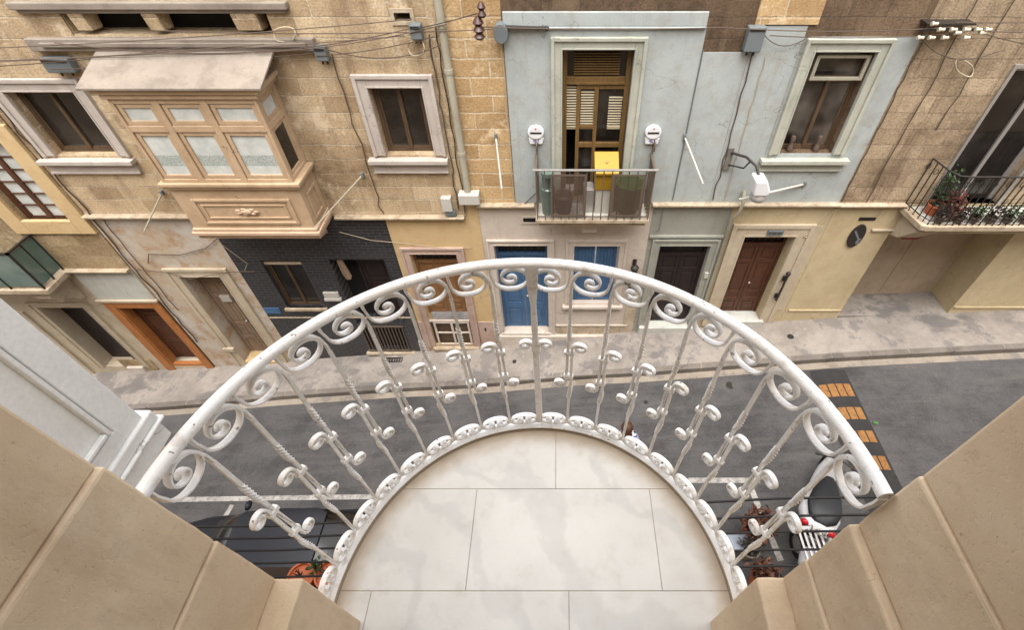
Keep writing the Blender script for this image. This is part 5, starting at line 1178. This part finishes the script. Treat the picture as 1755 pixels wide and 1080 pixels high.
# terracotta pots on a small lower balcony at left
lbz = EYE-5.42
LBL = thing('lower_balcony', 'narrow stone balcony on the floor below with two terracotta pots', 'balcony', (-2.4, .8, lbz-.1))
MB().box(-3.3, -1.5, WY, 1.50, lbz-.1, lbz).box(-3.25, -1.55, WY, 1.44, lbz-.16, lbz-.1).build('slab', mt['soil'], LBL, bevel=.012)
b = MB().tube([(-3.27, WY, lbz+.55), (-3.27, 1.27, lbz+.55)], .012, 6).tube([(-3.27, WY, lbz+.1), (-3.27, 1.27, lbz+.1)], .008, 6)
for k in range(8): b.tube([(-3.27, .4+k*.12, lbz), (-3.27, .4+k*.12, lbz+.55)], .007, 6)
b.build('side_railing', mt['iron'], LBL)
for i, (xx, yy) in enumerate(((-2.50, 1.36), (-2.24, 1.38))):
    plant((xx, yy, lbz), .2, .125, .08, 'leafp', ['left terracotta pot on the lower balcony', 'right terracotta pot on the lower balcony, half behind the floor edge'][i], n=4, size=.03, seed=40+i, soil='terra', grp='terracotta pots on the lower balcony')
plant((-2.36, 1.44, lbz), .13, .06, .09, 'leafg', 'dark green seedling between the two terracotta pots', n=90, size=.05, seed=44, pot='iron')
# parked dark car at left
def car():
    xc, y0, y1 = -5.0, 1.75, 3.42; z_ = zr(xc); yc = (y0+y1)/2; hw = (y1-y0)/2; slope = (zr(-4)-zr(-6))/2
    t = thing('parked_car', 'charcoal hatchback parked in the bay under the strung black cables', 'car', (xc, yc, z_))
    def sec(prof, name, m, inset_=0, par=t, sh=True):   # loft of (x, halfwidth, zlow, zhigh)
        n = 20; vs = []
        for (dx, w, zl, zh) in prof:
            for k in range(n):
                a = 2*math.pi*k/n; ca, sa = math.cos(a), math.sin(a); e = .5
                vs.append((xc+dx, yc+w*math.copysign(abs(ca)**e, ca), z_+slope*dx+(zl+zh)/2+(zh-zl)/2*math.copysign(abs(sa)**e, sa)))
        m_ = len(prof); fs = [(i*n+k, i*n+(k+1) % n, (i+1)*n+(k+1) % n, (i+1)*n+k) for i in range(m_-1) for k in range(n)]+[tuple(range(n))[::-1], tuple(range((m_-1)*n, m_*n))]
        return MB().add(vs, fs).build(name, mt[m], par, smooth=True)
    sec([(-2.0, hw*.7, .35, .6), (-1.9, hw*.9, .25, .8), (-1.4, hw, .2, .9), (-.9, hw, .2, .95), (1.4, hw, .2, .95), (1.85, hw*.95, .22, .9), (1.98, hw*.75, .35, .7)], 'body', 'carpaint')
    sec([(-1.1, hw*.8, .85, .93), (-.45, hw*.8, .85, 1.38), (.2, hw*.8, .85, 1.42), (1.1, hw*.8, .85, 1.38), (1.75, hw*.78, .85, .95)], 'windows', 'glass')
    sec([(-.42, hw*.66, 1.37, 1.41), (-.3, hw*.74, 1.34, 1.445), (.3, hw*.76, 1.36, 1.475), (1.0, hw*.74, 1.34, 1.45), (1.15, hw*.66, 1.35, 1.4)], 'roof', 'carpaint')
    for dx in (-1.25, 1.25):
        for s_ in (-1, 1):
            Y = yc+s_*(hw-.1); zc = z_+slope*dx+.3
            o = MB().tube([(xc+dx, Y-.1, zc), (xc+dx, Y+.1, zc)], .3, 24).build('wheel', mt['black'], t, smooth=True); MB().tube([(xc+dx, Y-.105, zc), (xc+dx, Y+.105, zc)], .18, 16).build('rim', mt['alu'], o, smooth=True)
    for s_ in (-1, 1):
        MB().ball((xc-1.9, yc+s_*.6, z_-1.9*slope+.65), .12, 10, (.6, 1.2, .7)).build('headlight', mt['white_gloss'], t, smooth=True); MB().ball((xc+1.9, yc+s_*.62, z_+1.9*slope+.72), .12, 10, (.6, 1, 1)).build('tail_light', mt['red'], t, smooth=True)
        MB().ball((xc-.6, yc+s_*(hw+.06), z_-.6*slope+.98), .09, 10, (.6, 1.1, .7)).build('door_mirror', mt['carpaint'], t, smooth=True)
car()
# person walking on the road, mostly hidden behind the balcony floor
def person():
    px_, py_ = 1.15, 4.12; z_ = zr(px_)
    J = {'pel': (0,0,.93,.125), 'wst': (0,.0,1.08,.11), 'cst': (0,.02,1.28,.135), 'nk0': (0,.02,1.43,.065), 'nk': (0,.03,1.5,.052), 'hd0': (0,.04,1.57,.075), 'hd': (0,.045,1.66,.088), 'hd1': (0,.03,1.73,.06),
     'sl': (-.17,.01,1.38,.056), 'el': (-.25,.06,1.13,.042), 'wl': (-.2,.27,1.02,.03), 'hl': (-.18,.34,1.0,.026), 'sr': (.17,.01,1.38,.056), 'er': (.24,-.05,1.13,.042), 'wr': (.24,.04,.9,.03), 'hr': (.24,.07,.82,.026),
     'ql': (-.09,0,.87,.085), 'kl': (-.1,.2,.5,.058), 'al': (-.1,.08,.1,.04), 'tl': (-.1,.22,.04,.034), 'qr': (.09,0,.87,.085), 'kr': (.1,.02,.48,.058), 'ar': (.1,-.22,.12,.04), 'tr': (.1,-.1,.04,.034)}
    E = [('pel','wst'),('wst','cst'),('cst','nk0'),('nk0','nk'),('nk','hd0'),('hd0','hd'),('hd','hd1'),('cst','sl'),('sl','el'),('el','wl'),('wl','hl'),('cst','sr'),('sr','er'),('er','wr'),('wr','hr'),('pel','ql'),('ql','kl'),('kl','al'),('al','tl'),('pel','qr'),('qr','kr'),('kr','ar'),('ar','tr')]
    names = list(J); vs = [(J[n][0], J[n][1], J[n][2]) for n in names]; es = [(names.index(a), names.index(b)) for a, b in E]
    rr = [J[n][3] for n in names]
    for side, w in ((-1, 'hl'), (1, 'hr')):      # five fingers on each hand
        base = Vector(J[w][:3])
        for q, (dx, L) in enumerate(((-.028, .055), (-.012, .07), (.004, .075), (.018, .068), (.03, .05))):
            i0 = len(vs); fw = Vector((0, .7, -.7)) if side < 0 else Vector((0, .25, -.95))
            vs.append(tuple(base+Vector((dx, 0, 0))+fw*.03)); vs.append(tuple(base+Vector((dx*1.1, 0, 0))+fw*(.03+L*.6))); vs.append(tuple(base+Vector((dx*1.1, 0, -.012))+fw*(.03+L))); rr += [.009, .0085, .007]
            es += [(names.index(w), i0), (i0, i0+1), (i0+1, i0+2)]
    me = bpy.data.meshes.new('person'); me.from_pydata(vs, es, []); o = bpy.data.objects.new('person', me); C.objects.link(o); o.location = (px_, py_, z_)
    sk = o.modifiers.new('skin', 'SKIN'); me.materials.append(mt['skin'])
    for i, r in enumerate(rr): me.skin_vertices[0].data[i].radius = (r, r)
    me.skin_vertices[0].data[0].use_root = True
    sb = o.modifiers.new('sub', 'SUBSURF'); sb.levels = 2; sb.render_levels = 2
    tag(o, 'person with brown hair in a blue and white striped shirt walking on the road', 'person')
    def cloth(names_, edges, grow, m, name):
        vv = [(J[n][0], J[n][1], J[n][2]) for n in names_]; e2 = [(names_.index(a), names_.index(b)) for a, b in edges]
        me2 = bpy.data.meshes.new(name); me2.from_pydata(vv, e2, []); c = bpy.data.objects.new(name, me2); C.objects.link(c); c.parent = o; me2.materials.append(mt[m])
        s2 = c.modifiers.new('skin', 'SKIN')
        for i, n in enumerate(names_): me2.skin_vertices[0].data[i].radius = (J[n][3]*1.0+grow, J[n][3]+grow)
        me2.skin_vertices[0].data[0].use_root = True; q = c.modifiers.new('sub', 'SUBSURF'); q.levels = 2; q.render_levels = 2
    cloth(['pel','wst','cst','nk0','sl','el','sr','er'], [('pel','wst'),('wst','cst'),('cst','nk0'),('cst','sl'),('sl','el'),('cst','sr'),('sr','er')], .018, 'stripe', 'shirt')
    cloth(['pel','ql','kl','al','qr','kr','ar'], [('pel','ql'),('ql','kl'),('kl','al'),('pel','qr'),('qr','kr'),('kr','ar')], .014, 'iron', 'trousers')
    hb = MB().ball((0, .015, 1.67), .108, 14, (.95, 1.02, 1.0)).ball((0, -.06, 1.55), .1, 12, (.9, .6, 1.5)); h = hb.build('hair', mt['hair'], None, smooth=True); h.parent = o
    f = MB(); [f.ball((s_*.032, .128, 1.655), .011, 8) for s_ in (-1, 1)]; fo = f.build('eyes', mt['black'], None, smooth=True); fo.parent = o
    f = MB().prism([(.12, 1.64), (.15, 1.61), (.12, 1.605)], 'x', -.012, .012); fo = f.build('nose', mt['skin'], None); fo.parent = o
    f = MB().box(-.022, .022, .118, .126, 1.578, 1.586); fo = f.build('mouth', mt['pinkpvc'], None); fo.parent = o
person()
